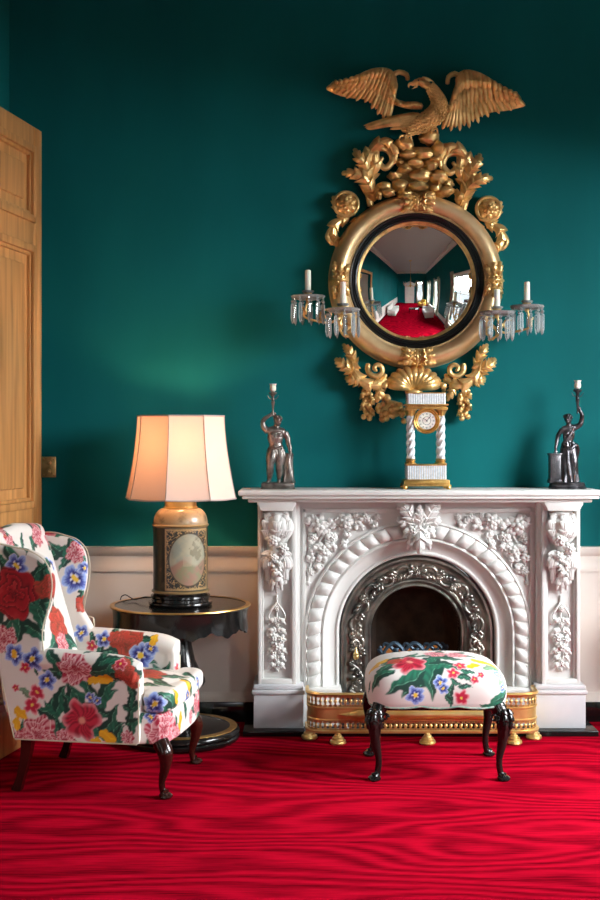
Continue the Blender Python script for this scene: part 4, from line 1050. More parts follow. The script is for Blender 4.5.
M['frost'] = mat('frosted_glass', (.80,.74,.68), .4, col2=(.86,.78,.70), nscale=40, sss=.3)
p = at(276, 490, -.18); statue('bronze man in loincloth raising a torch, leaning on a tree stump, left end of mantel', (p.x, -.18, SH+.0310), True)
p = at(568, 490, -.18); statue('dark bronze draped woman raising a torch beside a pedestal, right end of mantel', (p.x, -.18, SH+.0304), False)

# portico clock
p = at(425.5, 490, -.20)
CK = thing('portico_clock', 'crystal and gilt portico clock with twisted glass columns in the middle of the mantel', 'clock', (p.x, -.20, SH))
w = MB(); w.box(-.125, .125, -.075, .075, .022, .050, .003); w.box(-.133, .133, -.083, .083, .016, .026, .003)
for x in (-.118, .118):
    for y in (-.068, .068): w.lathe([(0, 0), (.010, 0), (.016, .008), (.014, .016), (.008, .020), (0, .02)], (x, y, 0), 14)
obj('plinth', w, M['ormolu'], CK)
def strips(z0, z1, hx, hy, n):
    w = MB()
    for k in range(n):
        x = -hx+2*hx*(k+.5)/n; w.tube([(x, -hy, z0), (x, -hy, z1)], hx/n*.92, 6); w.tube([(x, hy, z0), (x, hy, z1)], hx/n*.92, 6)
    m_ = int(n*hy/hx)
    for k in range(m_):
        y = -hy+2*hy*(k+.5)/m_
        for s in (-1, 1): w.tube([(s*hx, y, z0), (s*hx, y, z1)], hy/m_*.92, 6)
    return w
M['cut'] = mat('frosted_cut_crystal', (.62,.68,.70), .15, spec=.9, coat=.5, col2=(.82,.85,.86), nscale=90)
obj('crystal_base', strips(.053, .128, .104, .058, 22), M['cut'], CK, 40)
w = MB(); w.box(-.096, .096, -.05, .05, .05, .128); w.box(-.108, .108, -.063, .063, .128, .136, .002); w.box(-.112, .112, -.066, .066, .048, .054, .002); obj('base_frame', w, M['ormolu'], CK)
for x in (-.082, .082):
    for y in (-.04, .04):
        w = MB(); n, m_ = 70, 24; z0, z1 = .165, .400
        P = np.zeros((n, m_, 3))
        for i in range(n):
            for j in range(m_):
                a = 2*PI*j/m_; r = .0185*(1+.16*math.cos(4*(a-i/n*2*PI*1.4))); P[i, j] = (x+r*math.cos(a), y+r*math.sin(a), z0+(z1-z0)*i/(n-1))
        w.grid(P, cv=True); c = obj('twisted_column', w, M['cut'], CK, 40)
        w = MB(); w.lathe([(0, .136), (.026, .136), (.026, .142), (.020, .148), (.024, .156), (.019, .166), (0, .166)], (x, y, 0), 20); w.box(x-.027, x+.027, y-.027, y+.027, .134, .141, .001); obj('column_base', w, M['ormolu'], c); w = MB()
        w.lathe([(0, .396), (.018, .396), (.019, .405), (.026, .424), (.029, .430), (0, .430)], (x, y, 0), 20, mod=lambda a, z: 1+.08*math.cos(8*a)*(z > .4)); w.box(x-.029, x+.029, y-.029, y+.029, .428, .436, .001)
        obj('capital', w, M['ormolu'], c)
w = MB(); w.box(-.114, .114, -.07, .07, .435, .446, .002); w.box(-.118, .118, -.074, .074, .455, .463, .002); w.box(-.105, .105, -.06, .06, .440, .458); w.box(-.105, .105, -.062, .062, .520, .526, .002)
for k in range(22): w.ball((-.105+.01*k, -.071, .451), .0038, 6, 5)
obj('entablature', w, M['ormolu'], CK)
obj('crystal_top', strips(.463, .520, .100, .056, 21), M['cut'], CK, 40)
w = MB(); w.lathe([(0, -.02), (.060, -.02), (.066, -.01), (.070, .006), (.071, .016), (.066, .022), (.060, .018), (.056, .024), (.050, .020), (.046, .016), (0, .016)], (0, 0, 0), 48, M=Matrix.Translation((0, -.045, .372)) @ RY)
w.tube([(0, -.045, .435), (0, -.045, .455)], .012, 10)
dr = obj('dial_drum', w, M['ormolu'], CK, 40)
w = MB(); w.lathe([(.047, .0165), (.047, .0185), (0, .0185)], seg=48, M=Matrix.Translation((0, -.045, .372)) @ RY); obj('dial', w, M['candle'], dr, label='cream dial')
w = MB(); RO = {1: 'I', 2: 'I', 3: 'III', 4: 'I', 5: 'V', 6: 'VI', 7: 'VI', 8: 'VI', 9: 'IX', 10: 'X', 11: 'XI', 12: 'XII'}
for k in range(12):
    a = 2*PI*k/12; M4 = Matrix.Translation((0, -.066, .372)) @ Matrix.Rotation(a, 4, 'Y')
    for d in ((-.003, .0, .003) if k % 3 == 0 else (-.0018, .0018)): w.box(d-.0007, d+.0007, -.0006, .0004, .033, .042, M=M4)
for k in range(60):
    M4 = Matrix.Translation((0, -.066, .372)) @ Matrix.Rotation(2*PI*k/60, 4, 'Y'); w.box(-.0003, .0003, -.0006, .0004, .0435, .0455, M=M4)
w.lathe([(.021, 0), (.023, 0), (.023, .001), (.021, .001)], seg=32, M=Matrix.Translation((0, -.0636, .372)) @ RY)
obj('numerals', w, M['wire'], dr)
w = MB()
for a, l in ((math.radians(-52), .024), (math.radians(40), .036)):
    w.box(-.0011, .0011, -.0006, .0006, -.006, l, M=Matrix.Translation((0, -.0675, .372)) @ Matrix.Rotation(a, 4, 'Y'))
w.lathe([(0, 0), (.0035, 0), (.0035, .002), (0, .002)], seg=12, M=Matrix.Translation((0, -.0665, .372)) @ RY); obj('hands', w, M['wire'], dr)

# ================================================================== PEDESTAL TABLE AND LAMP
TX, TY = at(180.5, 600, -.43).x, -.43
def pedestal_table(lab, x, y, rz=0):
    t = thing('pedestal_table', lab, 'table', (x, y, 0), rz)
    w = MB(); w.lathe([(0, .700), (.355, .700), (.366, .704), (.370, .710), (.368, .7155), (.345, .7155), (.342, .7135), (0, .7135)], seg=96); obj('tabletop', w, M['lacquer'], t, 30)
    w = MB(); w.lathe([(.345, .7150), (.3695, .7150), (.3715, .7115), (.3695, .7168), (.367, .7175), (.346, .7170)], seg=96); obj('gilt_rim', w, M['ormolu'], t, 30)
    w = MB(); n = 480; zs = np.linspace(0, 1, 10); Pm = np.zeros((n, 20, 3))
    for i in range(n):
        a = 2*PI*i/n; f = (a/(2*PI)*11) % 1
        lo = .590+.013*math.cos(2*PI*f)+.005*math.cos(6*PI*f)
        for j, s in enumerate(zs):
            z = .705-(.705-lo)*s; rr_ = .358-.004*math.sin(PI*s)
            Pm[i, j] = (rr_*math.cos(a), rr_*math.sin(a), z); Pm[i, 19-j] = ((rr_-.012)*math.cos(a), (rr_-.012)*math.sin(a), z)
    w.grid(Pm, cu=True); obj('scalloped_apron', w, M['lacquer'], t, 40)
    w = MB(); w.lathe([(0, .70), (.20, .70), (.20, .685), (.085, .67), (.062, .62), (.056, .55), (.060, .50), (.078, .42), (.105, .36), (.128, .325), (.132, .305), (.124, .29), (.095, .27), (.075, .22), (.082, .15), (.10, .11), (.12, .10), (.0, .10)], seg=48, mod=lambda a, z: 1); obj('column', w, M['lacquer'], t, 40)
    w = MB(); w.lathe([(0, .105), (.15, .102), (.22, .085), (.262, .072), (.30, .070), (.312, .060), (.315, .045), (.305, .034), (.312, .026), (.312, .012), (.30, 0), (0, 0)], seg=72); b = obj('base', w, M['lacquer'], t, 40)
    w = MB(); w.lathe([(.262, .0722), (.264, .0745), (.298, .0725), (.3, .070), (.28, .068)], seg=72); obj('gilt_band', w, M['ormolu'], b)
    return t
pedestal_table('black lacquered pedestal table with scalloped apron and gilt rim under the lamp', TX, TY, .12)
M['shade'] = None
def shade_mat():
    m = bpy.data.materials.new('cream_silk_shade'); m.use_nodes = True; nt = m.node_tree; nt.nodes.clear()
    o = nt.nodes.new('ShaderNodeOutputMaterial'); d = nt.nodes.new('ShaderNodeBsdfDiffuse'); t = nt.nodes.new('ShaderNodeBsdfTranslucent'); x = nt.nodes.new('ShaderNodeMixShader')
    d.inputs[0].default_value = (.68, .60, .53, 1); t.inputs[0].default_value = (.85, .56, .40, 1); x.inputs[0].default_value = .17
    nt.links.new(d.outputs[0], x.inputs[1]); nt.links.new(t.outputs[0], x.inputs[2]); nt.links.new(x.outputs[0], o.inputs[0]); return m
M['shade'] = shade_mat(); M['bead'] = mat('grey_braid', (.42,.37,.34), .8)
def lamp(lab, x, y, rz=0, watts=21):
    t = thing('table_lamp', lab, 'lamp', (x, y, .7175), rz)
    w = MB(); w.lathe([(0, 0), (.165, 0), (.168, .008), (.166, .016), (.152, .020), (.150, .034), (.158, .040), (.156, .050), (.140, .056), (.140, .062), (0, .062)], seg=12*5, mod=lambda a, z: 1); obj('foot', w, M['lacquer'], t, 30)
    w = MB(); n, m_ = 420, 190; P = np.zeros((n, m_, 3)); r0 = .144
    prof = [(.146, .064), (.152, .068), (.152, .076), (.146, .080)]+[(r0, .082+.33*i/160) for i in range(161)]+[(.147, .414), (.150, .418), (.147, .424)]
    prof += [(.144-.058*(1-math.cos(a))-.0, .426+.082*math.sin(a)) for a in np.linspace(0, PI/2, 22)]
    w.lathe(prof, seg=n)
    can = obj('canister', w, M['toile'], t, 40)
    p_, q_ = world_arrays(can); th = np.arctan2(p_[:, 0], -p_[:, 1]); z = p_[:, 2]; r = np.hypot(p_[:, 0], p_[:, 1])
    rs = np.random.RandomState(3)
    def nz(a, b, k, s):
        o_ = 0
        for i in range(5):
            f = k*1.7**i; ph = rs.uniform(0, 6, 4); o_ = o_+np.sin(a*f+ph[0]+1.3*np.sin(b*f*.8+ph[1]))*np.cos(b*f*1.1+ph[2])/1.5**i
        return o_/2.2
    n1 = nz(th*.144, z, 40, 1); n2 = nz(th*.144, z, 18, 2)
    c = mixc((.020, .022, .018), (.075, .065, .045), sst(.2, 1., n1))
    sh = sst(.418, .422, z); shc = mixc((.36, .26, .14), (.16, .11, .06), sst(-.1, .9, n1)); c = c*(1-sh[:, None])+shc*sh[:, None]
    gr = sst(.018*.2, 0, np.abs(z-.417)-.006)+sst(.003, 0, np.abs(z-.072)-.006); c = mixc(c, (.30, .20, .08), np.clip(gr, 0, 1)*.8)
    for th0 in (.42, .42+PI):
        d = (th-th0+PI) % (2*PI)-PI; u = d*.144/.108; v = (z-.245)/.138
        e = np.hypot(u, v)
        fr = (np.abs(u) < 1.22) & (np.abs(v) < 1.16); sc = np.abs(nz(u*.12, v*.14, 75, 5)); 
        filig = sst(.16, .05, sc)*fr*(e > 1.0); c = mixc(c, (.50, .32, .14), filig*.9)
        edge = sst(.06, .02, np.abs(np.maximum(np.abs(u)/1.22, np.abs(v)/1.16)-.97)); c = mixc(c, (.42, .28, .12), edge*fr*.8)
        sky = mixc((.50, .47, .33), (.33, .37, .30), sst(-.5, .6, nz(u*.1, v*.1, 25, 7)))
        land = mixc((.42, .24, .17), (.30, .30, .17), sst(-.4, .5, nz(u*.1, v*.1, 38, 8)))
        sc2 = sky*(1-sst(-.05, -.2, v+.12*np.sin(u*5))[:, None])+land*sst(-.05, -.2, v+.12*np.sin(u*5))[:, None]
        tree = sst(.0, .35, nz(u*.1, v*.1, 50, 9)+.5-np.hypot((u-.55)*1.3, (v-.3))*1.2); sc2 = mixc(sc2, (.22, .20, .12), tree*.7)
        hut = (np.abs(u+.1) < .22)*(v > -.25)*(v < .12)*1.; sc2 = mixc(sc2, (.55, .42, .30), hut*.5)
        sc2 = sc2*.72; ins = sst(1.0, .97, e); c = c*(1-ins[:, None])+sc2*ins[:, None]
        rim = sst(.045, .02, np.abs(e-1.0)); c = mixc(c, (.06, .04, .02), rim*.8)
    set_paint(can, c)
    w = MB(); w.lathe([(0, .505), (.088, .505), (.090, .512), (.084, .516), (.082, .545), (.088, .552), (.075, .560), (0, .560)], seg=48, mod=lambda a, z: 1+.012*math.cos(24*a)*(z > .51)); obj('neck', w, M['brass'], t, 40)
    # eight-panel bell shade
    w = MB(); n = 8; sub = 10; P = []; z0, z1 = .560, .993
    rad = lambda s: .236+.062*(1-s)**1.6
    a0_ = math.radians(-90+36)
    for k in range(n):
        for j in range(sub):
            f = j/sub; row = []
            A, B = a0_+2*PI*k/n, a0_+2*PI*(k+1)/n
            for i in range(26):
                s = i/25; r_ = rad(s); bow = 1-.012*math.sin(PI*f)
                x_ = r_*((1-f)*math.cos(A)+f*math.cos(B))*bow; y_ = r_*((1-f)*math.sin(A)+f*math.sin(B))*bow; row.append((x_, y_, z0+(z1-z0)*s+.004*math.sin(PI*f)*(-1 if i == 0 else 0)))
            P.append(row)
    P = np.array(P); w.grid(P, cu=True); sh_ = obj('lamp_shade', w, M['shade'], t, 40)
    w = MB()
    for k in range(n):
        A = a0_+2*PI*k/n; w.tube([(1.003*rad(i/12)*math.cos(A), 1.003*rad(i/12)*math.sin(A), z0+(z1-z0)*i/12) for i in range(13)], .0028, 6)
    for s in (0, 1): w.tube([tuple(P[i, -1 if s else 0]*np.array([1.004, 1.004, 1])) for i in range(0, 80)], .0045, 6, closed=True)
    obj('braid', w, M['bead'], sh_)
    w = MB(); w.tube([(0, 0, .55), (0, 0, .68)], .010, 10)
    for k in range(3):
        A = a0_+2*PI*(k*8//3)/n; w.tube([(0, 0, .90), (rad(.8)*math.cos(A), rad(.8)*math.sin(A), .915)], .002, 6)
    w.tube([(0, 0, .68), (.05, 0, .74), (.05, 0, .85), (0, 0, .90)], .002, 6); obj('fitting', w, M['brass'], t)
    w = MB(); w.lathe([(.012, .68), (.016, .70), (.030, .74), (.034, .765), (.028, .79), (.012, .802), (0, .804)], seg=20)
    m_ = bpy.data.materials.get('lit_bulb') or mat('lit_bulb', (1, .8, .5), .4, emit=(1, .62, .30), estr=6)
    obj('bulb', w, m_, t)
    for k, (zz) in enumerate((.765,)):
        l = bpy.data.lights.new('lamp_light', 'POINT'); l.energy = watts; l.color = (1, .52, .26); l.shadow_soft_size = .035
        o = bpy.data.objects.new('lamp_light', l); o.location = (x, y-.0, .7175+.835); COL.objects.link(o)
    return t
LAMP = lamp('lit lamp with cream panelled shade on painted tin canister, on black table', TX, TY, 0)
w = MB(); w.tube(spline([(TX-.13, TY+.08, .735), (TX-.20, TY+.10, .740), (TX-.26, TY+.12, .724), (TX-.33, TY+.22, .735), (TX-.36, TY+.26, .66), (TX-.36, TY+.30, .3), (TX-.34, TY+.33, .012), (TX-.1, TY+.34, .010), (TX+.30, TY+.30, .010)], 90), .003, 6)
w.v = [(x-TX, y-TY, z-.7175) for x, y, z in w.v]; obj('cord', w, M['wire'], LAMP, label='thin black cord')

# ================================================================== WING ARMCHAIR
ROT = math.radians(-10)
CH = thing('wing_armchair', 'wing armchair in white chintz with bold roses, pansies and green leaves, by the door', 'armchair', (-1.262, -1.07, 0), ROT)
WCH = Matrix.Translation((-1.262, -1.07, 0)) @ Matrix.Rotation(ROT, 4, 'Z')
YH = .335
def rnd_poly(pts, n=8): return [(p.x, p.z) for p in spline([(a, 0, b) for a, b in pts], n*len(pts))]
parts = []
# back
w = MB(); 
prof = [(.17, .34), (.13, .50), (.055, .75), (-.01, .98), (-.055, 1.10), (-.085, 1.15), (-.12, 1.16), (-.15, 1.13), (-.14, 1.05), (-.10, .9), (-.02, .55), (.035, .235), (.08, .235), (.13, .26)]
P = rnd_poly(prof, 5)
w.prism(P, -.30, .30, .03)
w.tube([(-.108, -.27, 1.12), (-.108, 0, 1.14), (-.108, .27, 1.12)], .050, 18)
parts.append(fused('backrest', w, M['fabric'], CH, .006, 8))
for s in (-1, 1):
    # wing
    w = MB()
    prof = [(-.055, .56), (.20, .585), (.175, .66), (.175, .76), (.205, .86), (.215, .95), (.19, 1.035), (.12, 1.085), (.03, 1.105), (-.06, 1.12), (-.135, 1.10), (-.125, 1.0), (-.10, .85), (-.075, .70)]
    if s > 0: prof = [(a-.06*(max(0, a)/.2)*(b > .7), b) for a, b in prof]
    w.prism(rnd_poly(prof, 5), s*YH, s*(YH-.062), .020)
    parts.append(fused('wing', w, M['fabric'], CH, .005, 8))
    # arm: outer panel, roll and scrolled front
    w = MB()
    w.prism([(.035, .236), (.605, .236), (.605, .52), (.54, .595), (.16, .63), (-.05, .62), (-.02, .4)], s*YH, s*(YH-.075), .012)
    sp = [(.04, s*(YH-.035), .605), (.2, s*(YH-.03), .600), (.38, s*(YH-.028), .588), (.53, s*(YH-.028), .573), (.602, s*(YH-.028), .548)]
    w.tube(spline(sp, 20), [.040, .052, .054, .056, .056], 20)
    w.box(.565, .620, min(s*(YH+.004), s*(YH-.082)), max(s*(YH+.004), s*(YH-.082)), .24, .56, .014)
    parts.append(fused('arm', w, M['fabric'], CH, .005, 7))
# seat rail
w = MB(); w.prism([(.04, -.325), (.50, -.325), (.60, -.318), (.70, -.300), (.735, -.27), (.748, -.15), (.752, 0), (.748, .15), (.735, .27), (.70, .300), (.60, .318), (.50, .325), (.04, .325)], .236, .375, .012, 'z')
parts.append(fused('seat_rail', w, M['fabric'], CH, .005, 6))
# T cushion
w = MB(); w.prism([(.12, -.245), (.615, -.245), (.625, -.30), (.655, -.32), (.72, -.315), (.752, -.28), (.765, -.15), (.768, 0), (.765, .15), (.752, .28), (.72, .315), (.655, .32), (.625, .30), (.615, .245), (.12, .245)], .375, .470, .03, 'z', seg=4)
w.ball((.44, 0, .455), (.30, .25, .045), 30, 16)
parts.append(fused('seat_cushion', w, M['fabric'], CH, .005, 10))
def c1(kind, cx, cy, rc, rot=0): return (kind, cx/2.857, 510+cy/2.857, rc/2.857, rot)
ST = [c1('leaf', 110, 300, 62, 150), c1('leaf', 90, 345, 62, 110), c1('leaf', 105, 190, 45, 20), c1('leaf', 112, 240, 42, 80), c1('leaf', 55, 330, 60, 190), c1('leaf', 8, 150, 40, 320), c1('leaf', 118, 270, 45, 170),
      c1('pansy', 48, 158, 36), c1('rose', 38, 238, 82), c1('peony', 10, 368, 42), c1('pansy', 42, 412, 34), c1('pansy', 92, 428, 36), c1('tulip', 40, 410, 14), c1('blossom', 72, 450, 18),
      c1('leaf', 155, 135, 50, 230), c1('leaf', 170, 110, 42, 290), c1('leaf', 185, 140, 40, 200), c1('leaf', 135, 150, 34, 240), c1('peony', 216, 122, 32), c1('pansy', 212, 198, 44), c1('pansy', 242, 165, 20), c1('coral', 234, 268, 26),
      c1('coral', 148, 220, 40, 0), c1('coral', 165, 330, 62, 0), c1('peony', 180, 385, 40), c1('leaf', 150, 290, 36, 180), c1('pansy', 232, 350, 24),
      c1('peony', 28, 95, 26), c1('leaf', 62, 92, 30, 200), c1('leaf', 70, 110, 28, 140), c1('blossom', 15, 75, 14), c1('peony', 5, 60, 16),
      c1('leaf', 155, 440, 46, 150), c1('leaf', 285, 430, 52, 20), c1('leaf', 262, 470, 44, 100), c1('leaf', 300, 450, 46, 60), c1('peony', 212, 455, 54), c1('tulip', 300, 482, 26, 90), c1('tulip', 268, 487, 20, 80), c1('leaf', 325, 425, 40, 80),
      c1('leaf', 170, 545, 56, 20), c1('leaf', 150, 590, 50, 330), c1('leaf', 285, 545, 60, 60), c1('leaf', 305, 515, 56, 40), c1('leaf', 290, 578, 44, 95), c1('leaf', 330, 630, 44, 40), c1('leaf', 200, 530, 44, 0), c1('leaf', 315, 600, 50, 30), c1('leaf', 165, 640, 40, 180), c1('leaf', 128, 575, 44, 300), c1('leaf', 340, 645, 40, 20), c1('leaf', 195, 560, 46, 340),
      c1('sprig', 265, 535, 24, 300), c1('pansy', 258, 535, 16), c1('pansy', 278, 545, 14),
      c1('blossom', 105, 522, 26), c1('blossom', 92, 558, 28), c1('pansy', 135, 487, 30), c1('sprig', 70, 520, 28, 300), c1('blossom', 45, 508, 12), c1('leaf', 105, 455, 22, 180),
      c1('peony', 112, 640, 58), c1('peony', 185, 655, 32), c1('tulip', 58, 580, 24, 130), c1('tulip', 48, 610, 20, 0), c1('crimson', 234, 600, 62), c1('tulip', 308, 648, 28, 120), c1('tulip', 275, 660, 18, 90), c1('peony', 60, 650, 26),
      c1('leaf', 378, 515, 40, 180), c1('leaf', 385, 560, 42, 80), c1('leaf', 375, 600, 42, 0), c1('leaf', 390, 600, 34, 60), c1('coral', 352, 455, 34), c1('coral', 380, 490, 24), c1('leaf', 372, 540, 30, 0), c1('peony', 365, 650, 22),
      c1('leaf', 490, 540, 54, 300), c1('leaf', 475, 580, 56, 240), c1('leaf', 500, 560, 44, 0), c1('pansy', 440, 555, 36), c1('pansy', 432, 590, 22), c1('peony', 470, 628, 56), c1('peony', 505, 640, 30), c1('tulip', 515, 600, 26, 20), c1('tulip', 505, 535, 22),
      c1('coral', 420, 466, 60), c1('coral', 360, 470, 30), c1('leaf', 460, 455, 50, 100), c1('leaf', 500, 475, 50, 60), c1('leaf', 540, 470, 40, 150), c1('leaf', 470, 500, 40, 120), c1('tulip', 540, 505, 26, 20), c1('leaf', 545, 500, 34, 0), c1('pansy', 565, 490, 18), c1('leaf', 430, 500, 34, 90),
      c1('peony', 560, 555, 34), c1('peony', 545, 590, 22), c1('leaf', 530, 560, 36, 0), c1('pansy', 535, 530, 20),
      c1('leaf', 285, 395, 42, 200), c1('leaf', 270, 405, 36, 250), c1('pansy', 296, 370, 26), c1('leaf', 330, 410, 40, 100), c1('leaf', 420, 365, 36, 80), c1('coral', 366, 383, 50), c1('coral', 330, 368, 26), c1('pansy', 402, 418, 42), c1('pansy', 432, 396, 24), c1('tulip', 440, 370, 20, 20), c1('blossom', 345, 440, 20), c1('leaf', 262, 372, 26, 180), c1('blossom', 262, 388, 18)]
paint_flowers(parts, WCH, ST, extra=190, seed=9, rr=(.045, .085))
# piping
M['piping'] = mat('cream_piping', (.62,.55,.42), .6)
for s in (-1, 1):
    w = MB()
    pf = [(p.x, p.z) for p in spline([(a, 0, b) for a, b in [(.175, .64), (.170, .70), (.175, .76), (.205, .86), (.215, .95), (.19, 1.035), (.12, 1.085), (.03, 1.105), (-.06, 1.12), (-.135, 1.10), (-.125, 1.0), (-.10, .85), (-.05, .62), (.035, .25)]], 60)]
    if s > 0: pf = [(a-.06*(max(0, a)/.2)*(b > .7), b) for a, b in pf]
    w.tube([(a, s*(YH+.001), b) for a, b in pf], .0032, 6)
    w.tube([(.04, s*(YH+.001), .243), (.61, s*(YH+.003), .243)], .0032, 6)
    w.tube([(.618, s*(YH+.003), .25), (.618, s*(YH+.003), .52)], .003, 6)
    obj('piping', w, M['piping'], CH)
def cabriole(s, fx, x, y, z1, carved=False, m='mahog', parent=None, R_=.030):
    w = MB()
    w.tube(spline([(x-fx*.015, y-s*.01, z1), (x+fx*.012, y+s*.006, z1*.80), (x+fx*.010, y+s*.004, z1*.55), (x-fx*.006, y, z1*.28), (x, y, z1*.10), (x+fx*.012, y+s*.006, .018)], 26), [R_*1.25, R_*1.2, R_*.8, R_*.50, R_*.50, R_*.75], 14)
    w.lathe([(0, 0), (R_*.8, 0), (R_*1.05, .008), (R_*1.0, .016), (R_*.6, .024), (0, .026)], (x+fx*.014, y+s*.007, 0), 20)
    if carved:
        for k in range(3):
            a = (-.9, 0, .9)[k]; base_a = math.atan2(y and -1 or -1, fx)
            w.leaf([(x+fx*.012+.028*math.sin(a), y-.032*math.cos(a)*1, z1*.98), (x+fx*.016+.036*math.sin(a), y-.044*math.cos(a), z1*.80), (x+fx*.012+.02*math.sin(a), y-.034*math.cos(a), z1*.58)], .020, 4, .6, .3, n=22, m=7)
        for q in (-1, 1): w.tube(spiral((x+q*.034, z1*.86), .018, .005, 0, 1.2*q, 14, y-.026), .006, 6)
        w.ball((x+fx*.01, y-.036, z1*.93), .013, 10, 8)
    o = obj('leg', w, M[m], parent, 40); return o
cabriole(-1, 1, .715, -.285, .245, parent=CH); cabriole(1, 1, .70, .285, .245, parent=CH)
for s in (-1, 1):
    w = MB(); w.tube(spline([(.085, s*.29, .24), (.075, s*.29, .16), (.05, s*.29, .06), (.03, s*.29, .0)], 14), [.036, .030, .024, .030], 4, up=(1, 1, 0)); obj('leg', w, M['mahog'], CH, 40)

# ================================================================== FLORAL STOOL
SX, SY = .648, -.985
SO = thing('footstool', 'rectangular stool with domed floral cushion on black cabriole legs before the fire', 'stool', (SX, SY, 0), 0)
WSO = Matrix.Translation((SX, SY, 0))
w = MB(); n, m_ = 420, 110; P = np.zeros((n, m_, 3)); hx, hy = .328, .255
prf = spline([(.975, 0, .352), (.99, 0, .356), (1.0, 0, .372), (1.005, 0, .41), (.985, 0, .452), (.93, 0, .487), (.80, 0, .517), (.55, 0, .541), (.25, 0, .551), (.0, 0, .553)], m_)
for i in range(n):
    a = 2*PI*i/n; c, s = math.cos(a), math.sin(a)
    for j in range(m_):
        k = max(0, prf[j].x); ex = 5.5 if j < m_*.55 else 5.5-2.5*(j-m_*.55)/(m_*.45)
        r_ = (abs(c)**ex+abs(s)**ex)**(-1/ex); zz = prf[j].z
        if j < 12: zz -= (.010*abs(math.cos(6*a)))*(1-j/12)
        sag = 1-.02*math.cos(2*a)**2 if j > 30 else 1
        P[i, j] = (hx*k*c*r_, hy*k*s*r_, zz*1.0)
w.grid(P, cu=True); w.grid(np.array([[(P[i, 0, 0]*f, P[i, 0, 1]*f, .352) for f in (1, .01)] for i in range(n)]), cu=True)
cush = obj('seat_cushion', w, M['fabric'], SO, None)
def c8(kind, cx, cy, rc, rot=0): return (kind, 330+cx/3.333, 550+cy/3.333, rc/3.333, rot)
SS = [c8('leaf', 330, 395, 95, 205), c8('leaf', 300, 430, 95, 235), c8('leaf', 345, 420, 80, 190), c8('leaf', 255, 440, 80, 240), c8('leaf', 380, 385, 70, 100), c8('leaf', 180, 400, 60, 230), c8('leaf', 165, 425, 55, 215), c8('leaf', 325, 365, 60, 30), c8('leaf', 390, 360, 60, 110), c8('leaf', 210, 365, 50, 70),
      c8('sprig', 570, 430, 50, 20), c8('sprig', 545, 395, 50, 60), c8('leaf', 560, 500, 50, 240), c8('leaf', 535, 520, 44, 270), c8('leaf', 575, 520, 46, 330), c8('leaf', 404, 478, 34, 180), c8('leaf', 398, 505, 26, 150), c8('leaf', 450, 425, 34, 110), c8('leaf', 452, 455, 26, 90), c8('leaf', 460, 405, 28, 110), c8('leaf', 420, 440, 24, 120),
      c8('crimson', 262, 375, 62), c8('coral', 215, 370, 30), c8('peony', 350, 347, 40), c8('peony', 420, 350, 40), c8('tulip', 165, 378, 38, 60), c8('tulip', 145, 395, 30, 40), c8('tulip', 500, 372, 36, 100), c8('tulip', 535, 382, 30, 110), c8('tulip', 478, 385, 26, 60),
      c8('blossom', 410, 410, 24), c8('blossom', 434, 385, 24), c8('blossom', 482, 432, 16), c8('blossom', 503, 416, 14), c8('pansy', 368, 442, 26), c8('pansy', 378, 462, 20), c8('pansy', 285, 485, 34), c8('blossom', 440, 492, 28), c8('pansy', 560, 415, 20), c8('pansy', 575, 460, 16), c8('leaf', 130, 460, 24, 190)]
paint_flowers([cush], WSO, SS, extra=14, seed=21, rr=(.03, .05), base=(.70, .665, .63))
w = MB()
pts = [(P[i, 0, 0]*1.003, P[i, 0, 1]*1.003, P[i, 0, 2]-.001) for i in range(0, n, 2)]; w.tube(pts, .0045, 6, closed=True)
M['braidg'] = mat('green_braid', (.10,.30,.25), .7, col2=(.45,.50,.42), nscale=60)
obj('braid_trim', w, M['braidg'], SO)
w = MB()
for (a, b, c_, d) in ((-.30, .30, -.238, -.21), (-.30, .30, .21, .238), (-.308, -.28, -.22, .22), (.28, .308, -.22, .22)): w.box(a, b, c_, d, .328, .356, .006)
obj('seat_frame', w, M['lacquer'], SO)
for sx in (-1, 1):
    for sy in (-1, 1): cabriole(sy, sx, sx*.287, sy*.215, .348, sy < 0, 'lacquer', SO, .030)

# ================================================================== FURNISHINGS SEEN ONLY IN THE CONVEX MIRROR
def sofa(lab, x, y, rz, wd, m, cat='sofa', nm='sofa'):
    t = thing(nm, lab, cat, (x, y, 0), rz)
    w = MB(); w.box(-wd/2, wd/2, -.38, .36, .12, .34, .04, seg=3); obj('base', w, M[m], t)
    w = MB(); w.box(-wd/2+.16, wd/2-.16, -.40, .22, .335, .47, .05, seg=3); obj('seat_cushion', w, M[m], t)
    w = MB(); w.box(-wd/2+.1, wd/2-.1, .20, .38, .33, .90, .07, seg=4); obj('backrest', w, M[m], t)
    for s in (-1, 1):
        w = MB(); w.box(min(s*wd/2, s*(wd/2-.17)), max(s*wd/2, s*(wd/2-.17)), -.38, .36, .12, .62, .06, seg=4); obj('arm', w, M[m], t)
        for q in (-.32, .30):
            w = MB(); w.lathe([(.022, 0), (.028, .06), (.034, .125), (0, .125), (0, 0)], (s*(wd/2-.08), q, 0), 12); obj('leg', w, M['mahog'], t)
    return t
sofa('white sofa by the tall windows, reflected in the convex mirror', 2.1, -4.95, -PI/2, 1.7, 'white_cloth')
sofa('yellow armchair by the far window, reflected in the convex mirror', 2.0, -7.6, -PI*.75, .85, 'yellow_cloth', 'armchair', 'armchair')
sofa('white sofa against the left wall, reflected in the convex mirror', -1.02, -5.2, PI/2, 1.5, 'white_cloth')
t = thing('coffee_table', 'low dark table on the red carpet, reflected in the convex mirror', 'table', (.9, -5.6, 0))
w = MB(); w.box(-.5, .5, -.3, .3, .40, .44, .008); obj('tabletop', w, M['mahog'], t)
for sx in (-1, 1):
    for sy in (-1, 1): w = MB(); w.lathe([(0, 0), (.02, 0), (.022, .2), (.03, .405), (0, .405)], (sx*.45, sy*.25, 0), 12); obj('leg', w, M['mahog'], t)
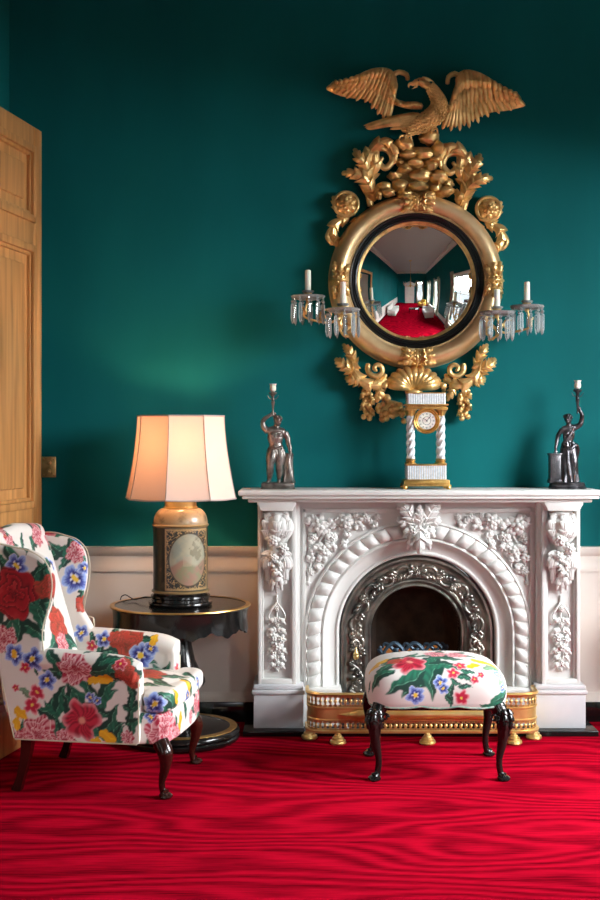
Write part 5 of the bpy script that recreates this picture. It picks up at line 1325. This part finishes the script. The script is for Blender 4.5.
# white doorcase with pediment on the far wall, lit mirror in it
t = bpy.data.objects.new('door_2', None); COL.objects.link(t); t.location = (.35, YR, 0); t.rotation_euler = (0, 0, PI); t['kind'] = 'structure'; t['label'] = 'white pedimented doorcase on the far wall'
w = MB()
for s in (-1, 1): w.box(min(s*.52, s*.72), max(s*.52, s*.72), -.09, 0, 0, 2.7, .01)
w.box(-.78, .78, -.12, 0, 2.7, 2.95, .015); w.box(-.84, .84, -.17, 0, 2.95, 3.03, .015)
w.prism([(-.84, 3.03), (.84, 3.03), (0, 3.42)], -.15, 0, .01); obj('surround', w, M['ceil'], t)
w = MB(); w.box(-.52, .52, -.05, 0, 0, 2.7, .005)
for z0, z1 in ((.2, 1.0), (1.15, 2.5)):
    for a, b in ((-.44, -.05), (.05, .44)): w.box(a, b, -.065, -.04, z0, z1, .01)
obj('door_leaf', w, M['cream'], t)
# chandelier
t = thing('chandelier', 'gilt and crystal chandelier hanging from ceiling, reflected in the convex mirror', 'chandelier', (.55, -5.2, -.85)); t.scale = (1.5, 1.5, 1.2)
w = MB(); w.lathe([(0, 2.75), (.03, 2.78), (.06, 2.84), (.03, 2.92), (.045, 3.0), (.02, 3.08), (.03, 3.3), (.012, 3.4), (.008, 3.5), (0, 3.5)], seg=20); w.tube([(0, 0, 3.5), (0, 0, 4.78)], .008, 8); w.lathe([(0, 4.787), (.09, 4.787), (.07, 4.75), (0, 4.74)], seg=20)
obj('stem', w, M['ormolu'], t)
for k in range(8):
    a = 2*PI*k/8; c, s = math.cos(a), math.sin(a); w = MB()
    w.tube([(c*r_, s*r_, z) for r_, z in ((p.x, p.z) for p in spline([(.03, 0, 2.92), (.16, 0, 2.82), (.32, 0, 2.84), (.40, 0, 2.95), (.40, 0, 3.02)], 20))], .008, 8)
    w.lathe([(0, 3.02), (.045, 3.025), (.05, 3.035), (.012, 3.035), (.012, 3.06), (0, 3.06)], (c*.40, s*.40, 0), 14)
    arm = obj('arm', w, M['ormolu'], t)
    w = MB(); w.lathe([(.009, 3.06), (.009, 3.15), (0, 3.155)], (c*.4, s*.4, 0), 10); obj('candle', w, M['candle'], arm)
    w = MB()
    for q in range(6): w.ball((c*(.40-.06*q), s*(.40-.06*q), 2.98-.045*math.sin(q*.6)*1.6), .012, 6, 5)
    w.ball((c*.4, s*.4, 2.985), (.012, .012, .03), 6, 5); obj('crystals', w, M['cut'], arm)['kind'] = 'stuff'
pedestal_table('black lacquered pedestal table beyond the right edge, beside the chimneypiece', 2.35, -.48, 0)
lamp('lit lamp with cream shade beyond the right edge of the photo', 2.35, -.48, 0)

# ================================================================== CAMERA
cd = bpy.data.cameras.new('camera'); cam = bpy.data.objects.new('camera', cd); COL.objects.link(cam)
cam.location = (0, -CAMD, CAMZ); cam.rotation_euler = (PI/2, 0, 0)
cd.sensor_fit = 'AUTO'; cd.sensor_width = 36; cd.lens = FPX*36/900; cd.shift_y = -13/900; cd.clip_start = .05
sc = bpy.context.scene; sc.camera = cam
sc.view_settings.view_transform = 'Standard'; sc.view_settings.look = 'None'; sc.view_settings.exposure = -0.27; sc.view_settings.gamma = 1; sc.view_settings.use_curve_mapping = False
